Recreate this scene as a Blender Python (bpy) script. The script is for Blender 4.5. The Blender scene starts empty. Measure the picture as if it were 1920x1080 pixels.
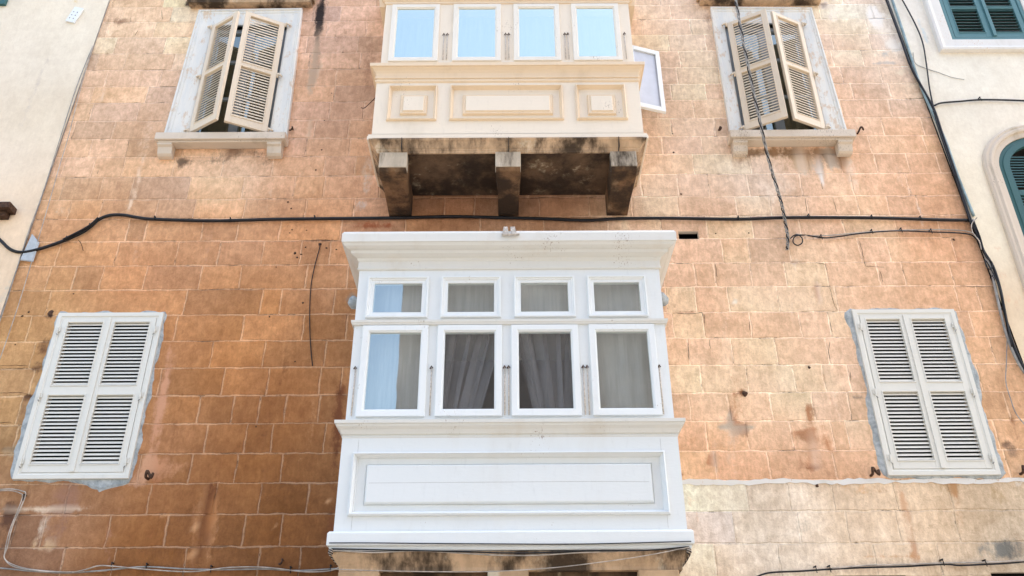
import bpy, math, random
from mathutils import Vector
R = math.radians
rnd = random.Random(7)
S = bpy.context.scene
COL = S.collection

# ------------------------------------------------------------------ camera
CAM = dict(F=1616., PITCH=29.1, ROLL=-0.35, YAW=-0.1, D=7.2, H=1.6)
cp, sp = math.cos(R(CAM['PITCH'])), math.sin(R(CAM['PITCH']))
cy, sy = math.cos(R(CAM['YAW'])), math.sin(R(CAM['YAW']))
FW = Vector((-sy*cp, cy*cp, sp)); RT = Vector((cy, sy, 0)); UP = RT.cross(FW)
cr, sr = math.cos(R(CAM['ROLL'])), math.sin(R(CAM['ROLL']))
R2 = RT*cr + UP*sr; U2 = UP*cr - RT*sr
cam_d = bpy.data.cameras.new('camera'); cam = bpy.data.objects.new('camera', cam_d); COL.objects.link(cam)
from mathutils import Matrix
cam.matrix_world = Matrix(((R2.x, U2.x, -FW.x, 0), (R2.y, U2.y, -FW.y, -CAM['D']), (R2.z, U2.z, -FW.z, CAM['H']), (0, 0, 0, 1)))
cam_d.sensor_width = 36; cam_d.lens = CAM['F']/1920*36; cam_d.clip_start = .05; cam_d.clip_end = 2000
S.camera = cam

def P(px, py, Y=0.):
    """photo pixel -> (X, Z) on the upright plane y = Y (used to measure the facade)"""
    d = FW*CAM['F'] + R2*(px-960) - U2*(py-540)
    t = (Y+CAM['D'])/d.y
    return d.x*t, CAM['H']+d.z*t

# ------------------------------------------------------------------ light
SUN_EL, SUN_AZ = 57, 66          # the sun stands behind the photographed facade
S.world = bpy.data.worlds.new('World'); S.world.use_nodes = True
wn = S.world.node_tree.nodes; wl = S.world.node_tree.links
sky = wn.new('ShaderNodeTexSky'); sky.sky_type = 'NISHITA'; sky.sun_disc = False
sky.sun_elevation = R(SUN_EL); sky.sun_rotation = R(SUN_AZ)
sky.air_density = 1.3; sky.dust_density = 5.0; sky.ozone_density = 1.0
wl.new(sky.outputs[0], wn['Background'].inputs[0]); wn['Background'].inputs[1].default_value = .15
sl = bpy.data.lights.new('sun', 'SUN'); sl.energy = 3.0; sl.angle = R(.5); sl.color = (1, .97, .92)
so = bpy.data.objects.new('sun', sl); COL.objects.link(so)
sdir = Vector((math.sin(R(SUN_AZ))*math.cos(R(SUN_EL)), math.cos(R(SUN_AZ))*math.cos(R(SUN_EL)), math.sin(R(SUN_EL))))
so.rotation_euler = sdir.to_track_quat('Z', 'Y').to_euler()
S.view_settings.view_transform = 'Standard'; S.view_settings.look = 'None'; S.view_settings.gamma = 1
S.view_settings.exposure = 2.02
S.render.resolution_x = 1024; S.render.resolution_y = 576

# ------------------------------------------------------------------ helpers
def s2l(c):
    return tuple((v/255/12.92 if v/255 <= .04045 else ((v/255+.055)/1.055)**2.4) for v in c)

class NB:
    """small node builder"""
    def __init__(s, name):
        s.m = bpy.data.materials.new(name); s.m.use_nodes = True
        s.t = s.m.node_tree; s.n = s.t.nodes; s.l = s.t.links
        s.b = s.n['Principled BSDF']
        s.b.inputs['Specular IOR Level'].default_value = .3
    def put(s, inp, v):
        if hasattr(v, 'is_output') or isinstance(v, bpy.types.NodeSocket): s.l.new(v, inp)
        elif isinstance(v, (tuple, list)) and len(v) == 3 and inp.type == 'RGBA': inp.default_value = (*v, 1)
        else: inp.default_value = v
    def coords(s, scale=(1, 1, 1), src='Object'):
        tc = s.n.new('ShaderNodeTexCoord'); mp = s.n.new('ShaderNodeMapping'); mp.inputs['Scale'].default_value = scale
        s.l.new(tc.outputs[src], mp.inputs[0]); return mp.outputs[0]
    def noise(s, scale, vec=None, detail=4, rough=.55, dist=0):
        n = s.n.new('ShaderNodeTexNoise'); n.inputs['Scale'].default_value = scale
        n.inputs['Detail'].default_value = detail; n.inputs['Roughness'].default_value = rough; n.inputs['Distortion'].default_value = dist
        s.l.new(vec if vec else s.coords(), n.inputs['Vector']); return n.outputs['Fac']
    def math(s, op, a, b=0., c=None, clamp=False):
        n = s.n.new('ShaderNodeMath'); n.operation = op; n.use_clamp = clamp
        s.put(n.inputs[0], a); s.put(n.inputs[1], b)
        if c is not None: s.put(n.inputs[2], c)
        return n.outputs[0]
    def ramp(s, v, a, b, lo=0., hi=1.):
        n = s.n.new('ShaderNodeMapRange'); n.interpolation_type = 'SMOOTHSTEP'
        s.put(n.inputs[0], v); n.inputs[1].default_value = a; n.inputs[2].default_value = b
        n.inputs[3].default_value = lo; n.inputs[4].default_value = hi; return n.outputs[0]
    def mix(s, f, a, b, mode='MIX'):
        n = s.n.new('ShaderNodeMix'); n.data_type = 'RGBA'; n.blend_type = mode
        s.put(n.inputs[0], f); s.put(n.inputs[6], a); s.put(n.inputs[7], b); return n.outputs[2]
    def attr(s, name):
        n = s.n.new('ShaderNodeAttribute'); n.attribute_name = name; return n
    def bump(s, h, strength=.5, dist=.01):
        n = s.n.new('ShaderNodeBump'); n.inputs['Strength'].default_value = strength; n.inputs['Distance'].default_value = dist
        s.l.new(h, n.inputs['Height']); s.l.new(n.outputs[0], s.b.inputs['Normal'])
    def out(s, col, rough=.8):
        s.put(s.b.inputs['Base Color'], col); s.put(s.b.inputs['Roughness'], rough); return s.m

def paint(name, rgb, chip=(.25, .16, .1), chips=.72, rough=.5, grime=(.62, .58, .5), gamt=.35, streak=True):
    """old brushed paint: faint grime, fine cracks and chips down to the wood"""
    b = NB(name)
    v = b.coords((1, 1, .35)); g = b.noise(3.2, v, 6, .62)
    g2 = b.noise(26, b.coords((1, 1, .25)), 4, .6)
    c = b.mix(b.ramp(g, .5, .78, 0, gamt), rgb, tuple(rgb[i]*grime[i] for i in range(3)))
    c = b.mix(b.ramp(g2, .55, .8, 0, .28), c, tuple(rgb[i]*.78 for i in range(3)))
    if chips < 1:
        n1 = b.noise(85, b.coords((1, 1, .45)), 5, .7); n2 = b.noise(2.6, None, 3, .5)
        m = b.ramp(b.math('ADD', b.math('MULTIPLY', n1, .75), b.math('MULTIPLY', n2, .5)), chips+.08, chips+.10, 0, .8)
        c = b.mix(m, c, chip)
    h = b.noise(45, b.coords((.4, 1, 1)), 5, .6)
    b.bump(h, .35, .004)
    return b.out(c, rough)

def plain(name, rgb, rough=.6, var=.15, scale=12, metal=0., bump=.2):
    b = NB(name); n = b.noise(scale, None, 5, .6)
    c = b.mix(b.ramp(n, .35, .7), tuple(x*(1-var) for x in rgb), tuple(min(1, x*(1+var)) for x in rgb))
    b.b.inputs['Metallic'].default_value = metal
    if bump: b.bump(b.noise(scale*5, None, 4), bump, .004)
    return b.out(c, rough)

class MB:
    def __init__(s): s.v = []; s.f = []; s.mi = []
    def quad(s, a, b, c, d, mi=0):
        n = len(s.v); s.v += [a, b, c, d]; s.f.append((n, n+1, n+2, n+3)); s.mi.append(mi)
    def box(s, x0, x1, y0, y1, z0, z1, mi=0):
        s.hexa([(x0, y0, z0), (x1, y0, z0), (x1, y1, z0), (x0, y1, z0), (x0, y0, z1), (x1, y0, z1), (x1, y1, z1), (x0, y1, z1)], mi)
    def hexa(s, p, mi=0):
        n = len(s.v); s.v += [tuple(q) for q in p]
        for f in ((0, 3, 2, 1), (4, 5, 6, 7), (0, 1, 5, 4), (1, 2, 6, 5), (2, 3, 7, 6), (3, 0, 4, 7)):
            s.f.append(tuple(n+i for i in f)); s.mi.append(mi)
    def loops(s, L, cap=True, mi=0):
        """L: list of (quad of 4 (X,Z), Y). joins loop after loop: mitred mouldings and panels"""
        n0 = len(s.v)
        for q, Y in L: s.v += [(x, Y, z) for x, z in q]
        for k in range(len(L)-1):
            a = n0+4*k; b = a+4
            for i in range(4):
                j = (i+1) % 4; s.f.append((a+i, b+i, b+j, a+j)); s.mi.append(mi)
        if cap:
            a = n0+4*(len(L)-1); s.f.append((a, a+3, a+2, a+1)); s.mi.append(mi)
    def band(s, xl, xr, D, prof, mi=0, caps=True):
        """prof: (offset, z) list swept round left side, front, right side of a box that stands D off the wall"""
        n0 = len(s.v)
        for o, z in prof: s.v += [(xl-o, .0, z), (xl-o, -D-o, z), (xr+o, -D-o, z), (xr+o, .0, z)]
        for k in range(len(prof)-1):
            a = n0+4*k; b = a+4
            for i in range(3): s.f.append((a+i, a+i+1, b+i+1, b+i)); s.mi.append(mi)
        if caps:
            s.f.append((n0, n0+1, n0+2, n0+3)); s.mi.append(mi)
            a = n0+4*(len(prof)-1); s.f.append((a+3, a+2, a+1, a)); s.mi.append(mi)
    def tube(s, pts, r, n=6, cap=True, mi=0):
        pts = [Vector(p) for p in pts]; n0 = len(s.v); m = len(pts)
        for i, p in enumerate(pts):
            t = (pts[min(i+1, m-1)]-pts[max(i-1, 0)]).normalized()
            a = t.cross(Vector((0, 1, 0)));
            if a.length < .1: a = t.cross(Vector((1, 0, 0)))
            a.normalize(); b = t.cross(a)
            rr = r[i] if isinstance(r, list) else r
            for k in range(n):
                w = 2*math.pi*k/n; s.v.append(tuple(p+a*(rr*math.cos(w))+b*(rr*math.sin(w))))
        for i in range(m-1):
            for k in range(n):
                k2 = (k+1) % n; s.f.append((n0+i*n+k, n0+i*n+k2, n0+(i+1)*n+k2, n0+(i+1)*n+k)); s.mi.append(mi)
        if cap:
            s.f.append(tuple(n0+k for k in range(n))[::-1]); s.f.append(tuple(n0+(m-1)*n+k for k in range(n))); s.mi += [mi, mi]
    def build(s, name, mats, parent=None, smooth=False, bevel=0, fix=True):
        me = bpy.data.meshes.new(name); me.from_pydata(s.v, [], s.f)
        for m in (mats if isinstance(mats, list) else [mats]): me.materials.append(m)
        me.polygons.foreach_set('material_index', s.mi)
        if smooth: me.polygons.foreach_set('use_smooth', [True]*len(s.f))
        me.update()
        if fix:
            import bmesh
            bm = bmesh.new(); bm.from_mesh(me); bmesh.ops.recalc_face_normals(bm, faces=bm.faces); bm.to_mesh(me); bm.free()
        o = bpy.data.objects.new(name, me); COL.objects.link(o)
        if parent: o.parent = parent
        if bevel:
            md = o.modifiers.new('bevel', 'BEVEL'); md.width = bevel; md.segments = 2; md.limit_method = 'ANGLE'; md.angle_limit = R(50)
        return o

def rect(x0, z0, x1, z1): return [(x0, z1), (x1, z1), (x1, z0), (x0, z0)]        # TL TR BR BL
def inset(q, d, dz=None):
    dz = d if dz is None else dz
    (ax, az), (bx, bz), (cx, cz), (dx, dzz) = q
    return [(ax+d, az-dz), (bx-d, bz-dz), (cx-d, cz+dz), (dx+d, dzz+dz)]
def pq(tl, tr, br, bl, Y):
    return [P(*tl, Y), P(*tr, Y), P(*br, Y), P(*bl, Y)]
def empty(name, loc, **k):
    o = bpy.data.objects.new(name, None); COL.objects.link(o); o.location = loc
    for a, b in k.items(): o[a] = b
    return o
def tag(o, label=None, category=None, group=None, kind=None):
    for a, b in (('label', label), ('category', category), ('group', group), ('kind', kind)):
        if b: o[a] = b
    return o
def noiseXZ(x, z, seed=0):
    return math.sin(x*3.1+seed)*math.sin(z*2.7+seed*1.7)+.5*math.sin(x*7.3+z*5.1+seed*2.3)

# ------------------------------------------------------------------ materials
def stone_mat(name, joint_pale=.5, joints=True, bumpy=.9, amp=1.):
    def T(lo, hi): return tuple(1+(x-1)*amp for x in lo), tuple(1+(x-1)*amp for x in hi)
    b = NB(name)
    col = b.attr('col'); dirt = b.attr('dirt')
    o = b.coords()
    big = b.noise(1.7, o, 5, .6); mid = b.noise(9, o, 6, .65, .4); fine = b.noise(70, o, 4, .6)
    streak = b.noise(6, b.coords((1, 1, .12)), 5, .6); hor = b.noise(34, b.coords((1, 1, .16)), 5, .7); m2 = b.noise(24, b.coords((1, 1, .7)), 6, .7, .8)
    c = b.mix(1, col.outputs['Color'], b.mix(b.ramp(mid, .3, .72), *T((.86, .83, .8), (1.1, 1.12, 1.14))), 'MULTIPLY')
    c = b.mix(1, c, b.mix(b.ramp(big, .3, .7), *T((.9, .88, .86), (1.07, 1.08, 1.1))), 'MULTIPLY')
    c = b.mix(1, c, b.mix(b.ramp(hor, .3, .7), *T((.93, .92, .91), (1.06, 1.07, 1.08))), 'MULTIPLY')
    c = b.mix(1, c, b.mix(b.ramp(m2, .32, .7), *T((.88, .86, .84), (1.08, 1.09, 1.1))), 'MULTIPLY')
    c = b.mix(b.ramp(streak, .54, .76, 0, .3*amp), c, b.mix(1, c, (1.16, 1.24, 1.32), 'MULTIPLY'))
    c = b.mix(b.ramp(fine, .53, .72, 0, .5*amp), c, b.mix(1, c, (.72, .66, .6), 'MULTIPLY'))
    # pale scuffs and little pits
    sc = b.noise(16, b.coords((1, 1, .8)), 6, .72, .6)
    c = b.mix(b.ramp(sc, .64, .72, 0, .4*amp), c, b.mix(1, c, (1.3, 1.4, 1.5), 'MULTIPLY'))
    ch = b.math('MULTIPLY', b.ramp(b.noise(46, b.coords((1, 1, 1.5)), 5, .7), .64, .69), b.ramp(b.noise(2.2, b.coords(), 4, .6), .5, .62))
    c = b.mix(b.math('MULTIPLY', ch, .75*amp), c, b.mix(1, b.mix(1, c, (1.2, 1.3, 1.35), 'MULTIPLY'), (.12, .10, .07), 'ADD'))
    vo = b.n.new('ShaderNodeTexVoronoi'); vo.inputs['Scale'].default_value = 5.5; b.l.new(o, vo.inputs['Vector'])
    pit = b.math('MULTIPLY', b.ramp(vo.outputs['Distance'], .03, .055, 1, 0), b.ramp(b.noise(3, o, 2), .58, .62))
    c = b.mix(b.math('MULTIPLY', pit, .55), c, (.12, .06, .03))
    h = b.math('ADD', b.math('MULTIPLY', mid, .5), b.math('MULTIPLY', fine, .25))
    if joints:
        uv = b.n.new('ShaderNodeUVMap'); uv.uv_map = 'buv'; wh = b.n.new('ShaderNodeUVMap'); wh.uv_map = 'bwh'
        su = b.n.new('ShaderNodeSeparateXYZ'); sw = b.n.new('ShaderNodeSeparateXYZ')
        b.l.new(uv.outputs[0], su.inputs[0]); b.l.new(wh.outputs[0], sw.inputs[0])
        wob = b.math('MULTIPLY', b.math('SUBTRACT', b.noise(7, o, 3), .5), .035)
        wob2 = b.math('MULTIPLY', b.math('SUBTRACT', b.noise(38, o, 4, .7), .5), .014)
        u = b.math('ADD', su.outputs[0], wob); v = b.math('ADD', su.outputs[1], wob)
        eu = b.math('MINIMUM', b.math('ABSOLUTE', u), b.math('ABSOLUTE', b.math('SUBTRACT', sw.outputs[0], u)))
        ev = b.math('MINIMUM', b.math('ABSOLUTE', v), b.math('ABSOLUTE', b.math('SUBTRACT', sw.outputs[1], v)))
        e = b.math('ADD', b.math('MINIMUM', eu, ev), wob2)
        js = col.outputs['Alpha']                       # how strongly this block's joint shows
        jw = b.ramp(b.noise(2.3, o, 3), .3, .7, .0045, .0100)
        m = b.ramp(b.math('DIVIDE', e, jw), .5, 1.5, 1, 0)
        vis = b.math('MULTIPLY', m, b.ramp(b.noise(4.5, b.coords((1, 1, 1.6)), 4, .7), .27, .52, .4, 1))
        pale = b.mix(1, b.mix(1, c, (1.22, 1.28, 1.32), 'MULTIPLY'), (.20, .165, .13), 'ADD')
        c = b.mix(b.math('MULTIPLY', vis, js, clamp=True), c, pale)
        dk = b.math('MULTIPLY', b.ramp(e, .0005, .0035, 1, 0), b.ramp(b.noise(3.1, b.coords((1, 1, 2.2)), 4, .7), .56, .62))
        c = b.mix(b.math('MULTIPLY', dk, .75), c, (.10, .05, .025))
        h = b.math('SUBTRACT', h, b.math('MULTIPLY', m, .45))
        h = b.math('SUBTRACT', h, b.math('MULTIPLY', dk, .6))
    # dirt painted where water runs and soot settles, broken up by noise
    dn = b.math('ADD', dirt.outputs['Alpha'], b.math('MULTIPLY', b.math('SUBTRACT', b.noise(13, b.coords((1, 1, .6)), 8, .76), .5), 1.8))
    dm = b.math('MULTIPLY', b.ramp(dn, .3, .85), b.ramp(dirt.outputs['Alpha'], .02, .2))
    c = b.mix(dm, c, dirt.outputs['Color'])
    b.bump(h, bumpy, .02)
    return b.out(c, .9)

M = {}
M['stone'] = stone_mat('limestone blocks', amp=1.05)
M['plaster'] = stone_mat('cream plaster', joints=False, bumpy=.25, amp=.3)
M['white'] = paint('white brushed paint', (.745, .77, .765), chips=.735, gamt=.26, grime=(.84, .78, .70))
M['whitetrim'] = paint('grimy white trim paint with underside shade', (.70, .69, .645), chips=.69, gamt=.45, grime=(.80, .70, .58))  # ledge grime, and a base tinted like the mouldings' shaded undersides
M['whitesash'] = paint('white sash paint', (.775, .80, .795), chips=.705, gamt=.24, grime=(.84, .78, .70))
M['cream'] = paint('cream paint', (.83, .72, .575), chips=.72, gamt=.3)
M['creamsash'] = paint('pale cream sash paint', (.82, .765, .67), chips=.70, gamt=.3)
M['ochre'] = paint('cream moulding paint with warm shading', (.80, .635, .45), chips=.73, gamt=.4)  # cream deepened to carry the mouldings' shading and warm bounce
M['shutter'] = paint('tan shutter paint', (.72, .60, .45), chips=.70, gamt=.4)
M['slat'] = paint('tan slat paint', (.70, .58, .43), chips=.9, gamt=.3)
M['pvc'] = paint('grey white shutter paint', (.72, .70, .63), chips=1, gamt=.12, rough=.4)
M['pvcslat'] = paint('warm white slat paint', (.76, .72, .63), chips=1, gamt=.1, rough=.4)
M['teal'] = paint('teal shutter paint', (.085, .20, .215), chip=(.03, .05, .05), chips=.72, gamt=.4)
M['dteal'] = paint('dark teal shutter paint', (.04, .115, .115), chip=(.02, .03, .03), chips=.72, gamt=.4)
M['whitestone'] = paint('whitewashed stone', (.74, .71, .66), chip=(.6, .42, .28), chips=.66, rough=.85, gamt=.55)
def whitewash():
    b = NB('flaking blue white limewash'); st = b.noise(5, b.coords((1.6, 1, .22)), 7, .68); n = b.noise(13, b.coords((1, 1, .5)), 7, .72)
    c = b.mix(b.ramp(st, .38, .62), (.70, .695, .66), (.80, .765, .69))
    c = b.mix(b.ramp(n, .53, .64, 0, .8), c, (.66, .50, .35)); c = b.mix(b.ramp(b.noise(30, b.coords((1, 1, .4)), 5, .7), .6, .7, 0, .55), c, (.36, .33, .30))
    b.bump(n, .6, .008); return b.out(c, .9)
M['whitewash'] = whitewash()
M['sillstone'] = paint('weathered sill stone', (.66, .56, .45), chip=(.3, .22, .16), chips=.66, rough=.9, gamt=.9)
M['black'] = plain('black rubber', (.012, .012, .014), .45, .3)
M['greycable'] = plain('grey cable', (.32, .31, .29), .5, .25)
M['bluecable'] = plain('pale blue grey conduit', (.28, .38, .40), .5, .25)
M['whitecable'] = plain('dirty white cable', (.46, .40, .34), .6, .3)
M['rust'] = plain('rusty iron', (.07, .035, .02), .8, .4, 40)
M['rustpale'] = plain('chipped latch metal', (.62, .55, .48), .8, .35, 90)
M['dark'] = plain('dark room', (.03, .028, .026), .9, .2)
M['cement'] = None
M['floorstone'] = plain('street paving', (.24, .22, .19), .85, .2, 2)
M['lead'] = plain('pale lead', (.55, .5, .44), .7, .25, 30)
def cement():
    b = NB('grey cement'); n = b.noise(14, None, 6, .7, .5)
    c = b.mix(b.ramp(n, .3, .7), (.29, .32, .33), (.54, .57, .57)); b.bump(b.noise(40, None, 6, .7), .8, .012)
    return b.out(c, .95)
M['cement'] = cement()
def soot(name, seed, base, lo, hi, pale=(.62, .56, .42), zs_=.5):
    """limestone under the balcony: soot black patches over ochre and pale lichen grey"""
    b = NB(name)
    tc = b.n.new('ShaderNodeTexCoord'); mp = b.n.new('ShaderNodeMapping'); mp.inputs['Location'].default_value = (seed, 0, 0)
    mp.inputs['Scale'].default_value = (1, .9, zs_); b.l.new(tc.outputs['Object'], mp.inputs[0])
    n = b.noise(2.6, mp.outputs[0], 8, .66, .1); n2 = b.noise(7, mp.outputs[0], 6, .65)
    c = b.mix(b.ramp(n2, .35, .65), tuple(x*.75 for x in base), base)
    c = b.mix(b.ramp(b.noise(4, mp.outputs[0], 6, .7), .55, .66, 0, .8), c, pale)
    c = b.mix(b.ramp(n, lo, hi, 0, .93), c, (.030, .019, .012))
    b.bump(b.noise(30, None, 6, .7), .7, .012)
    return b.out(c, .95)
M['soffit'] = soot('sooty shade-dark soffit stone', 3.3, (.17, .105, .06), .37, .60, (.50, .40, .26))  # soot patches, plus a base darkened for the shade under the balconies
M['slab'] = soot('streaked slab stone', 9.1, (.66, .46, .29), .42, .60, (.74, .62, .46), .16)
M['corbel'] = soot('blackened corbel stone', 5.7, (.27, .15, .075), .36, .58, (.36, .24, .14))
M['corbelcap'] = soot('whitish corbel head stone', 2.2, (.60, .50, .38), .50, .64, (.72, .66, .56), .3)
M['corbelclean'] = soot('warm corbel stone', 1.2, (.62, .42, .25), .62, .78)

def glass(name, r0, tint=(1, 1, 1), wav=.15):
    m = bpy.data.materials.new(name); m.use_nodes = True; t = m.node_tree; n = t.nodes; l = t.links
    n.remove(n['Principled BSDF'])
    gl = n.new('ShaderNodeBsdfGlossy'); gl.inputs['Roughness'].default_value = .015; gl.inputs['Color'].default_value = (*tint, 1)
    tr = n.new('ShaderNodeBsdfTransparent'); tr.inputs['Color'].default_value = (.86, .9, .9, 1)
    lw = n.new('ShaderNodeLayerWeight'); lw.inputs['Blend'].default_value = .5
    pw = n.new('ShaderNodeMath'); pw.operation = 'POWER'; l.new(lw.outputs['Facing'], pw.inputs[0]); pw.inputs[1].default_value = 4
    ma = n.new('ShaderNodeMath'); ma.operation = 'MULTIPLY_ADD'; l.new(pw.outputs[0], ma.inputs[0]); ma.inputs[1].default_value = 1-r0; ma.inputs[2].default_value = r0
    mx = n.new('ShaderNodeMixShader'); l.new(ma.outputs[0], mx.inputs[0]); l.new(tr.outputs[0], mx.inputs[1]); l.new(gl.outputs[0], mx.inputs[2])
    no = n.new('ShaderNodeTexNoise'); no.inputs['Scale'].default_value = 2.2; no.inputs['Detail'].default_value = 2
    tc = n.new('ShaderNodeTexCoord'); l.new(tc.outputs['Object'], no.inputs['Vector'])
    bp = n.new('ShaderNodeBump'); bp.inputs['Strength'].default_value = wav; bp.inputs['Distance'].default_value = .02
    l.new(no.outputs[0], bp.inputs['Height']); l.new(bp.outputs[0], gl.inputs['Normal'])
    l.new(mx.outputs[0], n['Material Output'].inputs[0]); return m
M['glass_hi'] = glass('old reflective glass', .62, tint=(.92, 1, .86), wav=.2)
M['glass_lo'] = glass('window glass', .32, tint=(.96, 1, .93), wav=.05)
M['glass_dark'] = glass('thin dusty glass', .10, wav=.05)
M['glass_win'] = glass('bedroom window glass', .26, tint=(.95, 1, .88), wav=.05)
m = bpy.data.materials.new('pane back'); m.use_nodes = True; n = m.node_tree.nodes; n.remove(n['Principled BSDF'])
tr = n.new('ShaderNodeBsdfTransparent'); tr.inputs['Color'].default_value = (.93, .96, .95, 1)
m.node_tree.links.new(tr.outputs[0], n['Material Output'].inputs[0]); M['glass_back'] = m
def cloth(name, rgb, tr=.3):
    b = NB(name); c = b.mix(b.ramp(b.noise(9, b.coords((3, 1, .2)), 4), .35, .65), tuple(x*.8 for x in rgb), rgb)
    b.put(b.b.inputs['Base Color'], c); b.b.inputs['Roughness'].default_value = .95
    t = b.n.new('ShaderNodeBsdfTransparent'); mx = b.n.new('ShaderNodeMixShader'); mx.inputs[0].default_value = tr
    b.l.new(b.b.outputs[0], mx.inputs[1]); b.l.new(t.outputs[0], mx.inputs[2]); b.l.new(mx.outputs[0], b.n['Material Output'].inputs[0])
    return b.m
M['dimframe'] = paint('shade darkened frame paint', (.30, .34, .38))  # frame and reveal colour darkened to hold shade behind the shutters
M['net'] = cloth('grey net curtain', (.34, .30, .32), .5)
M['darknet'] = cloth('dim curtain', (.10, .09, .085), .2)
M['pane_backing'] = cloth('pale grey blind', (.40, .39, .41), .0)  # sheets added behind panes, their grey lifts the reflected brightness

# ------------------------------------------------------------------ gridded wall sheets (carry block and stain attributes)
class Sheet:
    def __init__(s): s.v = []; s.f = []; s.c = []; s.d = []; s.uv = []; s.wh = []; s.mi = []
    def extra(s, mb, mi):
        s.mi += [0]*(len(s.f)-len(s.mi)); n = len(s.v); s.v += [tuple(p) for p in mb.v]
        for f in mb.f:
            s.f.append(tuple(n+i for i in f)); s.mi.append(mi); k = len(f)
            s.c += [(.5, .4, .3, 0)]*k; s.d += [(0, 0, 0, 0)]*k; s.uv += [(0, 0)]*k; s.wh += [(9, 9)]*k
    def cell(s, pts, cols, dirts, uvs, wh):
        n = len(s.v); s.v += pts; s.f.append((n, n+1, n+2, n+3)); s.c += cols; s.d += dirts; s.uv += uvs; s.wh += [wh]*4
    def build(s, name, mat, parent, fac=None):
        me = bpy.data.meshes.new(name); me.from_pydata(s.v, [], s.f); s.mi += [0]*(len(s.f)-len(s.mi))
        for q in (mat if isinstance(mat, list) else [mat]): me.materials.append(q)
        me.polygons.foreach_set('material_index', s.mi)
        for nm, dat in (('col', s.c), ('dirt', s.d)):
            a = me.attributes.new(nm, 'FLOAT_COLOR', 'CORNER'); a.data.foreach_set('color', [x for q in dat for x in q])
        for nm, dat in (('buv', s.uv), ('bwh', s.wh)):
            u = me.uv_layers.new(name=nm); u.data.foreach_set('uv', [x for q in dat for x in q])
        me.update(); o = bpy.data.objects.new(name, me); COL.objects.link(o); o.parent = parent; return o

KP = .0047
def field(points):
    pts = [(*P(a, b), s2l(c)) for a, b, c in points]
    def f(x, z):
        w = 0; r = g = b = 0
        for X, Z, c in pts:
            k = 1/(((x-X)**2+(z-Z)**2)**1.4+.03); w += k; r += c[0]*k; g += c[1]*k; b += c[2]*k
        return (r/w, g/w, b/w)
    return f
def stains(lst):
    L = []
    for px, py, rx, ry, rgb, a in lst:
        X, Z = P(px, py); L.append((X, Z, rx*KP, ry*KP*1.05, s2l(rgb), a))
    def f(x, z):
        r = g = b = 0; A = 0
        for X, Z, rx, rz, c, a in L:
            dx = (x-X)/rx; dz = (z-Z)/rz
            q = dx*dx+dz*dz
            if q < 4:
                k = a*math.exp(-q*q*.9); A += k; r += c[0]*k; g += c[1]*k; b += c[2]*k
        if A < 1e-4: return (.5, .4, .3, 0)
        return (r/A, g/A, b/A, min(1, A))
    return f

stone_col = field([
 (250, 60, (224, 182, 143)), (250, 300, (214, 164, 122)), (350, 200, (226, 180, 143)), (160, 220, (214, 168, 128)), (620, 60, (205, 158, 126)), (640, 200, (199, 148, 112)), (600, 330, (212, 158, 118)),
 (420, 340, (230, 186, 148)), (120, 350, (214, 166, 126)), (400, 440, (196, 134, 92)), (150, 420, (192, 132, 88)), (560, 440, (198, 134, 92)), (250, 520, (194, 130, 88)), (500, 600, (190, 124, 76)), (420, 700, (180, 114, 66)),
 (520, 760, (158, 96, 54)), (600, 620, (160, 104, 66)), (340, 620, (190, 126, 84)), (450, 850, (148, 90, 48)), (350, 900, (148, 92, 52)), (300, 1000, (138, 84, 48)), (120, 960, (164, 114, 84)), (60, 1000, (150, 104, 78)),
 (80, 600, (198, 144, 100)), (30, 700, (192, 142, 98)), (20, 800, (186, 140, 98)), (20, 900, (150, 106, 76)), (520, 990, (120, 70, 32)), (600, 1040, (112, 66, 34)), (310, 870, (186, 124, 84)), (260, 1040, (142, 86, 44)),
 (850, 385, (150, 98, 66)), (1050, 385, (160, 108, 74)), (700, 380, (196, 142, 106)), (690, 440, (196, 132, 90)),  # first two anchors put the upper slab's shade into the stone colour
 (1230, 100, (240, 202, 168)), (1300, 60, (244, 208, 176)), (1300, 200, (242, 202, 168)), (1260, 350, (244, 206, 174)), (1400, 340, (242, 214, 190)), (1620, 80, (246, 208, 176)), (1600, 200, (240, 192, 156)), (1700, 150, (232, 198, 168)),
 (1690, 60, (246, 228, 210)), (1650, 330, (238, 188, 150)), (1740, 280, (230, 178, 138)), (1780, 380, (226, 170, 128)), (1350, 420, (238, 188, 150)), (1600, 420, (236, 184, 146)), (1760, 440, (222, 162, 120)), (1750, 540, (232, 178, 136)),
 (1400, 500, (246, 204, 168)), (1330, 540, (244, 192, 152)), (1500, 600, (246, 202, 166)), (1650, 520, (240, 192, 152)), (1420, 660, (246, 198, 158)), (1350, 740, (242, 204, 168)), (1500, 740, (246, 212, 180)), (1300, 850, (232, 176, 134)),
 (1400, 800, (242, 200, 162)), (1400, 870, (226, 168, 128)), (1520, 830, (238, 192, 156)), (1530, 880, (214, 156, 116)), (1860, 600, (230, 176, 134)), (1880, 700, (226, 178, 138)), (1890, 830, (214, 168, 128)), (1900, 780, (224, 168, 124)),
 (1290, 480, (242, 190, 150)), (1560, 460, (242, 196, 158))])
low_col = field([
 (1310, 960, (242, 222, 196)), (1400, 1000, (242, 228, 206)), (1500, 980, (242, 224, 200)), (1600, 950, (238, 208, 172)), (1640, 1020, (238, 214, 184)), (1700, 960, (230, 198, 160)), (1800, 960, (222, 192, 156)),
 (1870, 940, (206, 180, 146)), (1880, 1020, (196, 180, 156)), (1310, 1050, (238, 210, 178))])
DK = (62, 44, 34); SOOT = (42, 34, 32); GREY = (128, 112, 98); PALE = (240, 226, 210); BRN = (120, 76, 48)
_r = random.Random(21)
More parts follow.
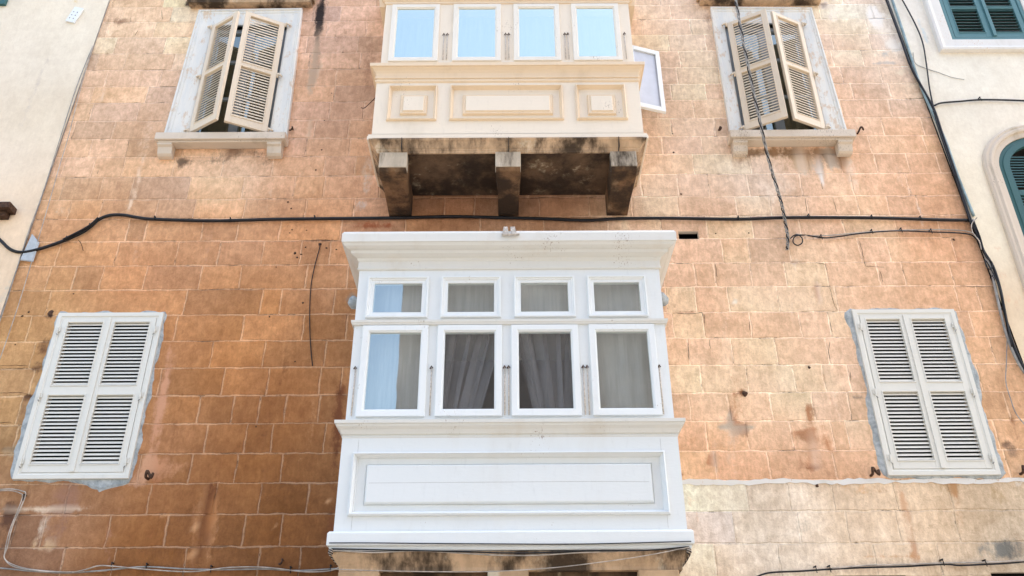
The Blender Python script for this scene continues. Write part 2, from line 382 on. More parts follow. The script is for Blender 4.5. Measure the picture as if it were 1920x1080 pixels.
RUNS = [(_r.uniform(x0, x1), _r.uniform(y0, y1), _r.uniform(4, 13), _r.uniform(40, 110), c, _r.uniform(.3, .48)) for (x0, x1, y0, y1, c, n) in
        ((190, 700, 60, 380, (238, 206, 174), 12), (190, 700, 60, 420, (168, 122, 92), 10), (1220, 1780, 60, 400, (252, 234, 214), 16), (1220, 1800, 80, 400, (204, 152, 112), 10),
         (1280, 1580, 480, 860, (250, 226, 200), 10), (1280, 1580, 700, 880, (190, 128, 84), 10), (330, 640, 640, 1040, (112, 66, 38), 9), (330, 640, 460, 1040, (206, 150, 104), 9)) for _ in range(n)]
SPL = [(_r.uniform(1280, 1600), _r.uniform(770, 885), _r.uniform(6, 20), _r.uniform(3, 9), (204, 150, 112), _r.uniform(.3, .5)) for _ in range(22)] + [(_r.uniform(300, 640), _r.uniform(930, 1050), _r.uniform(3, 7), _r.uniform(2, 4), (222, 170, 120), .6) for _ in range(16)]
stone_dirt = stains(RUNS + SPL + [
 # under and over the upper windows
 (330, 300, 26, 16, (150, 124, 100), .45), (400, 302, 70, 12, (120, 96, 76), .5), (500, 300, 22, 26, (134, 108, 86), .5), (440, 285, 60, 14, (140, 116, 96), .55),
 (345, 310, 18, 20, (96, 74, 58), .4), (480, 10, 130, 12, (112, 88, 76), .8), (600, 30, 14, 70, SOOT, .95), (590, 120, 14, 100, (120, 92, 76), .5), (640, 60, 30, 60, (150, 112, 88), .4), (360, 5, 22, 16, DK, .8),
 (690, 130, 22, 120, (158, 116, 88), .5), (690, 330, 16, 60, (214, 196, 176), .5), (675, 385, 20, 16, (214, 196, 180), .55), (700, 420, 60, 12, (172, 84, 44), .35), (560, 340, 14, 60, (228, 196, 166), .35), (500, 380, 10, 60, (226, 196, 168), .4), (270, 250, 14, 90, (236, 204, 176), .35),
 (230, 40, 40, 12, (170, 136, 108), .6), (200, 30, 20, 20, (176, 140, 112), .5), (170, 180, 30, 30, (206, 172, 140), .3),
 (1470, 285, 96, 16, (136, 106, 78), .75), (1560, 295, 34, 28, (134, 112, 92), .6), (1400, 300, 30, 30, (176, 146, 122), .5), (1500, 310, 60, 26, (186, 150, 112), .5), (1580, 300, 16, 18, (150, 112, 76), .5), (1380, 330, 12, 50, (206, 172, 146), .35),
 (1535, 320, 7, 34, (244, 240, 236), .8), (1440, 6, 110, 10, (140, 118, 104), .8), (1325, 30, 14, 60, (176, 140, 116), .5), (1330, 130, 12, 90, (200, 156, 124), .4), (1345, 230, 12, 60, (196, 150, 118), .35), (1545, 10, 10, 10, (90, 80, 72), .6),
 (1600, 330, 16, 60, (248, 222, 196), .5), (1450, 350, 60, 30, (248, 226, 204), .5), (1560, 20, 30, 50, (248, 232, 216), .5),
 # right edge upper: whitish and grey blocks
 (1640, 30, 24, 40, (246, 238, 228), .8), (1680, 85, 26, 22, (246, 236, 222), .8), (1655, 103, 40, 5, (158, 162, 162), .9), (1660, 118, 38, 8, (196, 182, 170), .75), (1690, 135, 26, 14, (240, 220, 192), .6), (1720, 170, 22, 16, (196, 150, 116), .5), (1700, 152, 24, 4, (150, 130, 112), .6), (1712, 185, 30, 3, (120, 90, 66), .6),
 # beneath the cable joint, round the holes
 (700, 425, 60, 10, (150, 100, 70), .4), (660, 560, 14, 14, (176, 146, 120), .7), (650, 600, 16, 60, (128, 84, 62), .4), (638, 760, 14, 60, (140, 86, 56), .35),
 (630, 880, 12, 120, (112, 66, 42), .3), (390, 460, 12, 70, (206, 160, 132), .35), (270, 450, 14, 60, (206, 160, 128), .3), (120, 395, 30, 14, (210, 184, 156), .45),
 (250, 470, 8, 60, (214, 176, 150), .3), (600, 452, 34, 4, (60, 34, 22), .6), (578, 470, 16, 14, (140, 92, 62), .4),
 # damage left of the lower shutter
 (93, 590, 9, 10, (70, 40, 26), .95), (82, 650, 16, 20, (120, 82, 54), .75), (70, 690, 14, 14, (110, 76, 52), .7), (20, 685, 50, 3, (80, 52, 36), .7), (40, 737, 34, 3, (80, 52, 36), .7), (58, 742, 14, 5, (72, 44, 30), .9), (44, 770, 14, 30, (146, 108, 74), .6), (20, 792, 40, 3, (76, 50, 36), .7), (22, 850, 22, 16, (190, 160, 122), .6), (18, 845, 40, 4, (80, 54, 40), .8), (12, 880, 24, 3, (70, 46, 34), .8),
 (45, 575, 30, 30, (204, 154, 112), .3), (160, 927, 90, 14, (176, 128, 96), .35), (60, 957, 60, 4, (222, 196, 168), .75), (130, 957, 50, 4, (224, 198, 170), .6), (78, 985, 6, 30, (226, 204, 180), .8), (62, 1022, 9, 7, (222, 184, 140), .8), (92, 1024, 12, 10, (226, 190, 146), .8), (118, 960, 26, 90, (146, 108, 90), .5), (15, 960, 14, 30, (96, 64, 48), .6), (10, 1010, 18, 60, (110, 78, 58), .5), (280, 960, 18, 90, (176, 112, 74), .3), (210, 1000, 14, 60, (178, 130, 108), .4),
 (312, 700, 14, 120, (206, 152, 118), .55), (296, 800, 14, 90, (206, 152, 118), .5), (270, 880, 16, 30, (208, 160, 126), .5), (310, 878, 46, 24, (206, 150, 112), .55), (620, 1000, 20, 40, (120, 70, 46), .4), (240, 905, 30, 9, (206, 160, 128), .6),
 (480, 1040, 60, 12, (134, 84, 30), .4), (300, 1045, 50, 14, (138, 88, 34), .4), (400, 965, 8, 30, (206, 140, 84), .6),
 # right side wear
 (1300, 490, 30, 3, (96, 60, 38), .6), (1290, 588, 34, 4, (168, 92, 50), .75), (1530, 545, 8, 26, (176, 116, 76), .5), (1380, 800, 36, 7, (176, 166, 150), .95), (1372, 782, 6, 14, (178, 170, 156), .85), (1385, 810, 20, 10, (190, 170, 150), .6), (1510, 818, 20, 14, (156, 110, 76), .6), (1520, 770, 10, 18, (166, 124, 92), .55), (1500, 860, 8, 16, (160, 100, 64), .5), (1520, 880, 26, 6, (136, 84, 54), .55), (1495, 792, 80, 3, (130, 86, 56), .5), (1530, 850, 40, 3, (130, 86, 60), .5),
 (1606, 742, 12, 6, (110, 100, 92), .9), (1395, 738, 11, 4, (60, 40, 28), .9), (1280, 890, 14, 10, (170, 106, 66), .6), (1335, 860, 10, 20, (180, 118, 80), .5), (1295, 830, 12, 12, (190, 130, 90), .5), (1300, 735, 10, 20, (214, 170, 134), .4), (1375, 567, 6, 6, (252, 236, 214), .9),
 (1900, 800, 10, 26, (160, 110, 74), .6), (1895, 845, 14, 16, (150, 120, 96), .7), (1885, 828, 12, 5, (112, 84, 62), .7), (1915, 660, 12, 5, (76, 48, 32), .9), (1640, 650, 10, 40, (232, 226, 214), .35), (1905, 690, 24, 4, (120, 84, 58), .5), (1740, 470, 40, 24, (208, 150, 110), .35), (1800, 480, 20, 30, (206, 146, 106), .45),
 (1470, 430, 30, 3, (200, 160, 126), .4), (1540, 446, 60, 4, (150, 106, 74), .45), (1700, 449, 60, 3, (120, 80, 54), .5), (1480, 493, 60, 3, (150, 104, 72), .5), (1570, 510, 5, 18, (130, 86, 58), .45),
 # pale mortar line over the lower cream part
 ])
low_dirt = stains([
 (1690, 930, 9, 36, (220, 176, 138), .6), (1703, 985, 8, 46, (206, 164, 130), .62), (1714, 1040, 8, 26, (200, 158, 126), .6), (1790, 930, 8, 50, (190, 140, 98), .5), (1800, 990, 7, 40, (176, 136, 100), .5), (1870, 930, 24, 30, (176, 146, 104), .5), (1860, 1030, 34, 16, (132, 130, 122), .6), (1900, 1030, 26, 20, (108, 104, 96), .7), (1850, 970, 24, 16, (176, 152, 120), .5), (1905, 900, 14, 14, (232, 226, 216), .6),
 (1400, 985, 46, 22, (206, 190, 166), .35), (1510, 985, 34, 14, (188, 172, 150), .5), (1345, 930, 24, 10, (214, 194, 168), .35), (1350, 1050, 30, 14, (196, 176, 150), .45), (1530, 925, 24, 8, (200, 180, 154), .45), (1610, 915, 40, 14, (226, 172, 116), .45), (1655, 920, 14, 10, (178, 140, 104), .5), (1660, 1045, 60, 5, (206, 150, 96), .5),
 (1780, 915, 24, 12, (178, 140, 96), .5), (1745, 1000, 40, 6, (196, 160, 120), .35), (1300, 940, 8, 60, (236, 190, 150), .4)])

# courses measured on the photograph, z of each bed joint
zs = [2.925, 3.195, 3.460, 3.724, 3.985, 4.256, 4.523, 4.793, 5.065, 5.336, 5.609, 5.876, 6.155, 6.421, 6.658, 6.940, 7.195, 7.435, 7.681, 7.935, 8.165, 8.410, 8.655, 8.905, 9.15, 9.385]
while zs[-1] < 14.4: zs.append(zs[-1]+.255)
while zs[0] > .3: zs.insert(0, zs[0]-.27)
zs.insert(0, 0.)
traced = {   # py of the middle of a course -> px of its upright joints
 424: [60, 241, 275, 380, 447, 526, 640, 760, 900, 1020, 1140, 1240, 1325, 1410, 1499, 1581, 1680, 1760],
 470: [110, 220, 333, 411, 493, 564, 619, 700, 1240, 1354, 1404, 1480, 1612, 1666, 1789],
 520: [91, 139, 191, 272, 376, 450, 574, 651, 1245, 1303, 1341, 1409, 1473, 1552, 1648, 1695, 1786],
 565: [91, 347, 490, 526, 627, 1250, 1305, 1366, 1459, 1569, 1796, 1837],
 613: [55, 330, 455, 569, 650, 1263, 1320, 1408, 1501, 1556, 1700, 1824],
 662: [62, 200, 397, 495, 610, 1291, 1373, 1456, 1552, 1750, 1862],
 713: [60, 300, 419, 503, 600, 640, 1315, 1401, 1490, 1545, 1593, 1837],
 766: [37, 180, 373, 436, 486, 535, 598, 1294, 1367, 1447, 1525, 1593, 1890],
 820: [30, 200, 387, 461, 510, 609, 1325, 1401, 1485, 1562, 1590, 1870],
 875: [60, 200, 262, 358, 443, 528, 640, 1342, 1442, 1566, 1700, 1890],
 935: [125, 280, 403, 487, 577, 680, 1401, 1480, 1562, 1679, 1782],
 997: [25, 80, 202, 311, 457, 526, 640, 1377, 1500, 1590, 1686, 1796],
 1045: [118, 215, 348, 486, 563, 680, 1340, 1460, 1640, 1760]}
trz = [(P(960, k)[1], k, [P(x, k)[0] for x in v]) for k, v in traced.items()]
HOLES = [(-4.17, 3.82, -3.33, 5.29), (3.26, 3.82, 4.10, 5.28), (-3.40, 7.47, -2.55, 9.07), (2.47, 7.47, 3.35, 9.06),
         (1.665, 6.150, 1.862, 6.240), (-1.0, 4.2, 1.0, 5.3), (-1.0, 7.7, 1.0, 9.3),
         (3.86, 2.70, 4.46, 2.958), (2.60, 2.70, 3.17, 2.94)]
def lf_(z): return 1.09+.08*max(0, min(1, (z-4.6)/1.5))
def xl_edge(z): return -4.79+(z-5.2)*.0235
def xr_edge(z): return 4.66-(z-4.7)*.047
house = empty('townhouse', (0, 0, 0), label='orange limestone townhouse with two enclosed timber balconies and four louvred windows', category='building')
sh = Sheet()
for ci in range(len(zs)-1):
    z0, z1 = zs[ci], zs[ci+1]; zm = (z0+z1)/2
    best = min(trz, key=lambda t: abs(t[0]-zm))
    if abs(best[0]-zm) < .1:
        xs = [-4.98]+sorted(best[2])+[4.87]
        k = 0
        while k < len(xs)-1:
            if xs[k+1]-xs[k] < .12: del xs[k+1 if k+1 < len(xs)-1 else k]
            else: k += 1
    else:
        xs = [-4.98]
        while xs[-1] < 4.5: xs.append(xs[-1]+rnd.uniform(.3, .62))
        xs[-1] = 4.87
    for bi in range(len(xs)-1):
        a, b_ = xs[bi], xs[bi+1]; w = b_-a; h = z1-z0
        inview = z1 > 2.6 and z0 < 9.8
        left = a < 0
        br = 1+max(-.17, min(.2, rnd.gauss(0, .10 if left else .06))); wm = rnd.gauss(0, .03 if left else .016)
        if z1 < 3.75 and a > 1.2: br = 1+(br-1)*.3; wm *= .3
        nx = max(1, math.ceil(w/(.06 if inview else .3))); nz = max(1, math.ceil(h/(.055 if inview else .3)))
        for i in range(nx):
            for j in range(nz):
                X0, X1 = a+w*i/nx, a+w*(i+1)/nx; Z0, Z1 = z0+h*j/nz, z0+h*(j+1)/nz
                pieces = [(X0, Z0, X1, Z1)]
                for hx0, hz0, hx1, hz1 in HOLES:
                    new = []
                    for (p0, q0, p1, q1) in pieces:
                        if p1 <= hx0 or p0 >= hx1 or q1 <= hz0 or q0 >= hz1: new.append((p0, q0, p1, q1)); continue
                        if p0 < hx0: new.append((p0, q0, hx0, q1))
                        if p1 > hx1: new.append((hx1, q0, p1, q1))
                        m0, m1 = max(p0, hx0), min(p1, hx1)
                        if q0 < hz0: new.append((m0, q0, m1, hz0))
                        if q1 > hz1: new.append((m0, hz1, m1, q1))
                    pieces = new
                for (p0, q0, p1, q1) in pieces:
                    pts = []; cols = []; ds = []; uvs = []
                    for x, z in ((p0, q0), (p1, q0), (p1, q1), (p0, q1)):
                        low = x > 1.2 and zm < 3.72
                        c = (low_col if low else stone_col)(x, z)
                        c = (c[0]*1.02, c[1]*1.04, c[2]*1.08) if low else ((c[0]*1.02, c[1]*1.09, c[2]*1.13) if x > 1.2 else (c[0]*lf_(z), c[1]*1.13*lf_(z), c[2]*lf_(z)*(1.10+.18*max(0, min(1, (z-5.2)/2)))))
                        k = br*(1+.05*noiseXZ(x*.8, z*.8, 2))
                        js = (.75 if z < 6.5 else .4) if x < 1 else (.2 if low else .8)
                        cols.append((min(.9, c[0]*k*(1+wm*.3)), min(.86, c[1]*k), min(.8, c[2]*k*(1-wm)), js))
                        d = (low_dirt if low else stone_dirt)(x, z)
                        ds.append(d)
                        pts.append((x, 0., z)); uvs.append((x-a, z-z0))
                    sh.cell(pts, cols, ds, uvs, (w, h))

# unseen roof and bulk of the row, sized to block the sun, rooms behind the openings
mb = MB(); mb.box(-4.72, 4.55, .75, 9, 0, zs[-1]); mb.build('rear_wall', M['dark'], house)
mb = MB(); mb.box(-4.9, 4.8, .004, 9, zs[-1], zs[-1]+.2); mb.build('roof', M['floorstone'], house)
for x0, z0, x1, z1 in HOLES:
    mb = MB()
    dp = .12 if z1-z0 > .3 else .05
    for q in (((x0, 0, z0), (x0, dp, z0), (x0, dp, z1), (x0, 0, z1)), ((x1, 0, z0), (x1, 0, z1), (x1, dp, z1), (x1, dp, z0)),
              ((x0, 0, z1), (x0, dp, z1), (x1, dp, z1), (x1, 0, z1)), ((x0, 0, z0), (x1, 0, z0), (x1, dp, z0), (x0, dp, z0))): mb.quad(*q)
    mb.build('opening_reveal', M['sillstone'], house)
# whitish mortar line where the cream coursing starts
mb = MB(); pts = []
x = 1.31; up = []; dn = []
while x < 4.7:
    up.append((x, -.006, 3.728+.008*math.sin(x*9)+rnd.uniform(-.008, .008))); dn.append((x, -.006, 3.690+.006*math.sin(x*6)+rnd.uniform(-.012, .012))); x += .05
for i in range(len(up)-1): mb.quad(dn[i], dn[i+1], up[i+1], up[i])
for i in range(len(up)-1): mb.quad(up[i], up[i+1], (up[i+1][0], 0.002, up[i+1][2]), (up[i][0], 0.002, up[i][2])); mb.quad(dn[i+1], dn[i], (dn[i][0], 0.002, dn[i][2]), (dn[i+1][0], 0.002, dn[i+1][2]))
sh.extra(mb, 1)

# cracks and pocks
mb = MB()
CR = [[(1341, 495), (1343, 508), (1345, 526)], [(1556, 540), (1560, 556), (1566, 575), (1575, 588)], [(1556, 603), (1559, 616), (1563, 630)], [(1612, 452), (1618, 478), (1623, 499), (1664, 501)],
      [(1594, 698), (1597, 720)], [(1541, 343), (1543, 360)], [(1510, 371), (1514, 401)], [(1562, 371), (1570, 403)], [(1262, 493), (1290, 494), (1306, 495)], [(1262, 587), (1290, 589), (1322, 586)],
      [(1320, 590), (1321, 612)], [(1650, 508), (1657, 534)], [(1374, 494), (1388, 493)], [(1530, 493), (1548, 496), (1552, 512)], [(1710, 185), (1735, 184), (1752, 185)], [(560, 452), (600, 450), (640, 451)],
      [(1800, 536), (1830, 538), (1862, 537)], [(1688, 371), (1706, 372)], [(0, 686), (30, 685), (60, 686)], [(0, 737), (40, 736), (62, 742)], [(0, 793), (30, 791)], [(1904, 686), (1925, 687)], [(244, 33), (246, 44)], [(303, 20), (305, 40)], [(258, 58), (250, 70)],
      [(170, 205), (168, 218)], [(184, 320), (181, 332)], [(1556, 640), (1553, 660), (1557, 678)], [(1262, 496), (1262, 497)], [(1330, 636), (1333, 660)], [(1404, 600), (1407, 625)], [(1290, 642), (1292, 680)]]
for c in CR:
    w = [P(*p) for p in c]; d = []
    for i in range(len(w)-1):
        n = max(2, int(math.dist(w[i], w[i+1])/.03))
        for k in range(n): d.append((w[i][0]+(w[i+1][0]-w[i][0])*k/n+rnd.uniform(-.004, .004), -.001, w[i][1]+(w[i+1][1]-w[i][1])*k/n+rnd.uniform(-.004, .004)))
    mb.tube(d, [.0010+.0018*rnd.random()*math.sin(math.pi*(i+.5)/len(d)) for i in range(len(d))], 5)
SP = [(600, 458, 5), (565, 477, 3), (573, 464, 2.5), (540, 379, 3), (546, 391, 3), (548, 431, 2.5), (543, 437, 2), (575, 432, 2), (95, 587, 9), (54, 585, 3), (42, 593, 3), (553, 475, 4), (612, 465, 3), (631, 468, 2.5), (557, 483, 3), (1396, 738, 8), (1517, 689, 4), (1342, 438, 2.5), (1404, 437, 2.5), (1788, 449, 4), (1532, 911, 5), (518, 501, 2), (505, 594, 2.5), (568, 568, 3), (138, 551, 2.5), (29, 646, 2), (1277, 364, 3), (1261, 251, 2.5), (1263, 286, 3), (643, 98, 2), (622, 175, 2), (608, 226, 2), (603, 281, 3), (592, 319, 3), (800, 130, 0), (553, 678, 2.5), (480, 800, 2)]
for x, y, r in SP:
    if not r: continue
    X, Z = P(x, y); r *= KP*.75; n0 = len(mb.v); k = 9
    ring = [(X+r*math.cos(2*math.pi*i/k)*rnd.uniform(.6, 1.3), -.002, Z+r*math.sin(2*math.pi*i/k)*rnd.uniform(.6, 1.3)) for i in range(k)]
    mb.v += ring+[(X, -.008, Z)]
    for i in range(k): mb.f.append((n0+i, n0+(i+1) % k, n0+k)); mb.mi.append(0)
sh.extra(mb, 2)
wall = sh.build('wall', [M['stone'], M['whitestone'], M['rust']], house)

# ------------------------------------------------------------------ louvred shutter leaf, local x 0..w, y 0 (front) .. t, z 0..h
def leaf_mesh(w, h, panels, stile=.07, t=.035, n=17, tilt=38, sl_w=.042, bot=.10, mid=.075, top=.07, slat_t=.007):
    mb = MB()
    mb.box(0, stile, 0, t, 0, h); mb.box(w-stile, w, 0, t, 0, h)
    rails = [(0, bot)]; zc = bot; avail = h-bot-top-mid*(panels-1)
    ph = avail/panels; spans = []
    for k in range(panels):
        spans.append((zc, zc+ph)); zc += ph
        rails.append((zc, zc+(mid if k < panels-1 else top))); zc += mid
    for a, b in rails: mb.box(stile, w-stile, .001, t-.001, a, b)
    sn, cs = math.sin(R(tilt)), math.cos(R(tilt))
    for a, b in spans:
        for i in range(n):
            z = a+(b-a)*(i+.5)/n; dz = sn*sl_w/2; dy = cs*sl_w/2; q = slat_t/2
            yc = t/2
            # the outer edge hangs down: rain runs off it
            mb.hexa([(stile, yc-dy-q*sn, z-dz-q*cs), (w-stile, yc-dy-q*sn, z-dz-q*cs), (w-stile, yc+dy-q*sn, z+dz-q*cs), (stile, yc+dy-q*sn, z+dz-q*cs),
                     (stile, yc-dy+q*sn, z-dz+q*cs), (w-stile, yc-dy+q*sn, z-dz+q*cs), (w-stile, yc+dy+q*sn, z+dz+q*cs), (stile, yc+dy+q*sn, z+dz+q*cs)], 1)
    # thin bead round each panel
    for a, b in spans:
        q = rect(stile, a, w-stile, b)
        mb.loops([(inset(q, -.012), 0.), (inset(q, -.010), -.006), (inset(q, -.002), -.006), (inset(q, 0), .004)], cap=False)
    return mb

# ------------------------------------------------------------------ lower fixed shutters with cement surround
def low_window(q, name_label, bulge):
    """q: TL TR BR BL in wall plane"""
    x0 = (q[0][0]+q[3][0])/2; x1 = (q[1][0]+q[2][0])/2; z1 = (q[0][1]+q[1][1])/2; z0 = (q[2][1]+q[3][1])/2
    fr = MB(); Q = rect(x0, z0, x1, z1)
    fr.loops([(Q, .0), (inset(Q, .003), -.03), (inset(Q, .040), -.03), (inset(Q, .046), -.022), (inset(Q, .058), -.022), (inset(Q, .06), .02)], cap=False)
    w = fr.build('window', M['pvc'], house, bevel=.002); w['label'] = name_label
    # cement smear round the frame, uneven outline
    cm = MB(); N = 220; inner = []; outer = []; per = []
    W = x1-x0; H = z1-z0; L = 2*(W+H)
    for k in range(N):
        s = L*k/N
        if s < W: p = (x0+s, z1); nn = (0, 1)
        elif s < W+H: p = (x1, z1-(s-W)); nn = (1, 0)
        elif s < 2*W+H: p = (x1-(s-W-H), z0); nn = (0, -1)
        else: p = (x0, z0+(s-2*W-H)); nn = (-1, 0)
        base = bulge(p, nn)*.78; d = max(.004, base+.009*math.sin(k*.31+p[0])+.006*math.sin(k*.73+1)+rnd.uniform(-.0035, .0035))
        outer.append((p[0]+nn[0]*d, p[1]+nn[1]*d)); inner.append((p[0]-nn[0]*.02, p[1]-nn[1]*.02))
    for k in range(N):
        j = (k+1) % N; o0, o1, i0, i1 = outer[k], outer[j], inner[k], inner[j]
        m0 = (o0[0]*.75+i0[0]*.25, o0[1]*.75+i0[1]*.25); m1 = (o1[0]*.75+i1[0]*.25, o1[1]*.75+i1[1]*.25)
        cm.quad((i0[0], -.012, i0[1]), (i1[0], -.012, i1[1]), (m1[0], -.009, m1[1]), (m0[0], -.009, m0[1]))
        cm.quad((m0[0], -.009, m0[1]), (m1[0], -.009, m1[1]), (o1[0], .001, o1[1]), (o0[0], .001, o0[1]))
    cm.build('cement_surround', M['cement'], w)
    lw = (W-.12)/2-.002
    for s in (0, 1):
        lf = leaf_mesh(lw, H-.12, 2, stile=.055, t=.03, n=18, tilt=62, sl_w=.026, bot=.075, mid=.10, top=.045, slat_t=.006)
        o = lf.build('shutter_leaf', [M['pvc'], M['pvcslat']], w, bevel=.0015)
        o.location = (x0+.061+s*(lw+.002), -.026, z0+.06)
    cb = MB(); cb.box(x0+W/2-.018, x0+W/2+.018, -.036, -.0265, z0+.062, z1-.062); cb.build('cover_strip', M['pvc'], w, bevel=.002)
    for s in (0, 1):
        for f in (.09, .47, .88):
            hb = MB(); X = x0+.045 if s == 0 else x1-.045; Z = z0+H*f
            hb.tube([(X, -.043, Z-.035), (X, -.043, Z+.035)], .007, 8); hb.box(X-.02, X+.02, -.0375, -.031, Z-.01, Z+.04)
            hb.tube([(X+(.012 if s == 0 else -.012), -.042, Z-.05), (X, -.045, Z-.035)], .005, 6, mi=1)
            hb.build('hinge', [M['pvc'], M['greycable']], w)
    return w
def bulgeL(p, n):
    if n == (0, 1): return .022
    if n == (1, 0): return .03 if p[1] > 4.2 else .035
    if n == (-1, 0): return .03+.05*max(0, math.sin((p[1]-3.7)*3.1))
    return .012+.085*math.exp(-((p[0]+3.52)/.17)**2)+(.03 if p[0] > -3.5 else 0)
def bulgeR(p, n):
    if n == (0, 1): return .022
    if n == (1, 0): return .055+.02*math.sin(p[1]*7)
    if n == (-1, 0): return .05+.025*math.sin(p[1]*5)
    return .03
lwL = low_window([(-4.266, 5.357), (-3.261, 5.351), (-3.243, 3.757), (-4.219, 3.762)], 'closed grey white louvred shutters with a cement bulge below', bulgeL)
lwR = low_window([(3.191, 5.347), (4.155, 5.341), (4.169, 3.747), (3.206, 3.753)], 'closed off white louvred shutters over the cream coursing', bulgeR)

# ------------------------------------------------------------------ upper windows with half open shutters
def up_window(outer, ixs, izs, leaves, sill, label, curt):
    w = MB(); O = outer; I = rect(ixs[0], izs[0], ixs[1], izs[1])
    def lerpq(t): return [(O[i][0]*(1-t)+I[i][0]*t, O[i][1]*(1-t)+I[i][1]*t) for i in range(4)]
    w.loops([(O, .0), (lerpq(.01), -.045), (lerpq(.10), -.05), (lerpq(.15), -.035), (lerpq(.24), -.035), (lerpq(.28), -.028), (lerpq(.93), -.026), (lerpq(1.0), -.02)], cap=False); w.loops([(I, -.02), (I, .1)], cap=False, mi=1)
    win = w.build('window', [M['whitewash'], M['dimframe']], house, bevel=.003); win['label'] = label
    sx0, sx1, sz0, sz1 = sill
    m = MB(); m.box(sx0, sx1, -.15, .0, sz0, sz1); m.box(sx0+.03, sx1-.03, -.125, 0, sz0-.02, sz0-.0005)
    m.build('sill', M['sillstone'], win, bevel=.008)
    for s in (0, 1):
        m = MB(); bx = sx0+.03 if s == 0 else sx1-.19
        n0 = len(m.v)
        prof = [(-.12, sz0-.021), (-.12, sz0-.045), (-.095, sz0-.06), (-.075, sz0-.13), (-.05, sz0-.15), (0, sz0-.155), (0, sz0-.021)]
        for xx in (bx, bx+.15):
            for y, z in prof: m.v.append((xx, y, z))
        k = len(prof)
        for i in range(k): j = (i+1) % k; m.f.append((n0+i, n0+j, n0+k+j, n0+k+i)); m.mi.append(0)
        m.f.append(tuple(n0+i for i in range(k))); m.f.append(tuple(n0+k+i for i in range(k))[::-1]); m.mi += [0, 0]
        m.build('sill_bracket', M['sillstone'], win, bevel=.004)
    # casement behind: frame, glazing bars, glass
    m = MB(); x0, x1 = ixs; z0, z1 = izs; xm = (x0+x1)/2
    for a, b in ((x0+.002, xm), (xm, x1-.002)):
        q = rect(a, z0+.002, b, z1-.002)
        m.loops([(q, .055), (q, .05), (inset(q, .05), .05), (inset(q, .055), .09)], cap=False)
    m.box(x0+.05, x1-.05, .055, .085, z0+(z1-z0)*.36, z0+(z1-z0)*.36+.035); m.box(x0+.05, x1-.05, .055, .085, z0+(z1-z0)*.69, z0+(z1-z0)*.69+.035)
    m.build('casement_frame', M['dimframe'], win)
    for a, b in ((x0+.05, xm-.05), (xm+.05, x1-.05)):
        m = MB(); m.box(a, b, .07, .074, z0+.05, z1-.05, 1); m.mi[2] = 0; m.build('pane', [M['glass_win'], M['glass_back']], win)
    # curtain drawn to one side, coloured dark to keep the room dim
    m = MB(); c0, c1 = curt; N = 30
    for i in range(N):
        a = c0+(c1-c0)*i/N; b = c0+(c1-c0)*(i+1)/N
        ya = .16+.02*math.sin(i*1.4); yb = .16+.02*math.sin((i+1)*1.4)
        m.quad((a, ya, z0+.02), (b, yb, z0+.02), (b, yb, z1-.1), (a, ya, z1-.1))
    m.build('curtain', M['darknet'], win, smooth=True)
    # shutters
    for hx, hz0, hz1, fx, fy in leaves:
        Wd = math.hypot(fx-hx, fy+.065); lf = leaf_mesh(Wd, hz1-hz0, 2, stile=.062, t=.034, n=18, tilt=68, sl_w=.027, slat_t=.0065, bot=.10, mid=.07, top=.055)
        if fx < hx:      # right hand leaf: mirror the local x so the hinge is at x = 0
            lf.v = [(-a, b, c) for a, b, c in lf.v]
        o = lf.build('shutter_leaf', [M['shutter'], M['slat']], win, bevel=.002)
        o.location = (hx, -.065, hz0)
        o.rotation_euler = (0, 0, math.atan2(fy+.065, fx-hx) if fx > hx else math.atan2(-(fy+.065), -(fx-hx)))
        sgn = 1 if fx > hx else -1
        for f in (.015, .5, .985):
            hm = MB(); Z = hz0+(hz1-hz0)*f
            hm.tube([(hx-.012*sgn, -.066, Z-.03), (hx-.012*sgn, -.066, Z+.03)], .011, 8)
            hm.tube([(hx-.05*sgn, -.036, Z+.012), (hx-.035*sgn, -.075, Z+.008), (hx-.012*sgn, -.075, Z)], .010, 6)
            hm.tube([(hx-.03*sgn, -.07, Z+.015), (hx-.045*sgn, -.085, Z-.02)], .009, 6)
            hm.build('hinge', M['shutter'], win, smooth=True)
    return win
upL = up_window([(-3.60, 9.30), (-2.40, 9.32), (-2.35, 7.41), (-3.66, 7.41)], (-3.40, -2.55), (7.43, 9.07),
  [(-3.385, 7.468, 9.02, -3.035, -.285), (-2.56, 7.468, 9.05, -2.955, -.255)], (-3.69, -2.335, 7.315, 7.405),
  'left upper window with tan louvred shutters ajar and whitewashed surround', (-3.1, -2.75))
upR = up_window([(2.335, 9.31), (3.51, 9.29), (3.57, 7.41), (2.325, 7.41)], (2.47, 3.35), (7.43, 9.06),
  [(2.485, 7.468, 9.02, 2.87, -.28), (3.335, 7.468, 9.02, 2.955, -.245)], (2.29, 3.60, 7.305, 7.40),
  'right upper window with tan louvred shutters ajar behind a hanging cable', (2.6, 3.2))
# projecting hood course above each
for w, x0, x1 in ((upL, -3.72, -2.30), (upR, 2.22, 3.62)):
    m = MB(); m.box(x0, x1, -.10, 0, 9.36, 9.6); m.box(x0-.03, x1+.03, -.14, 0, 9.42, 9.56); m.build('hood', M['slab'], w, bevel=.006)

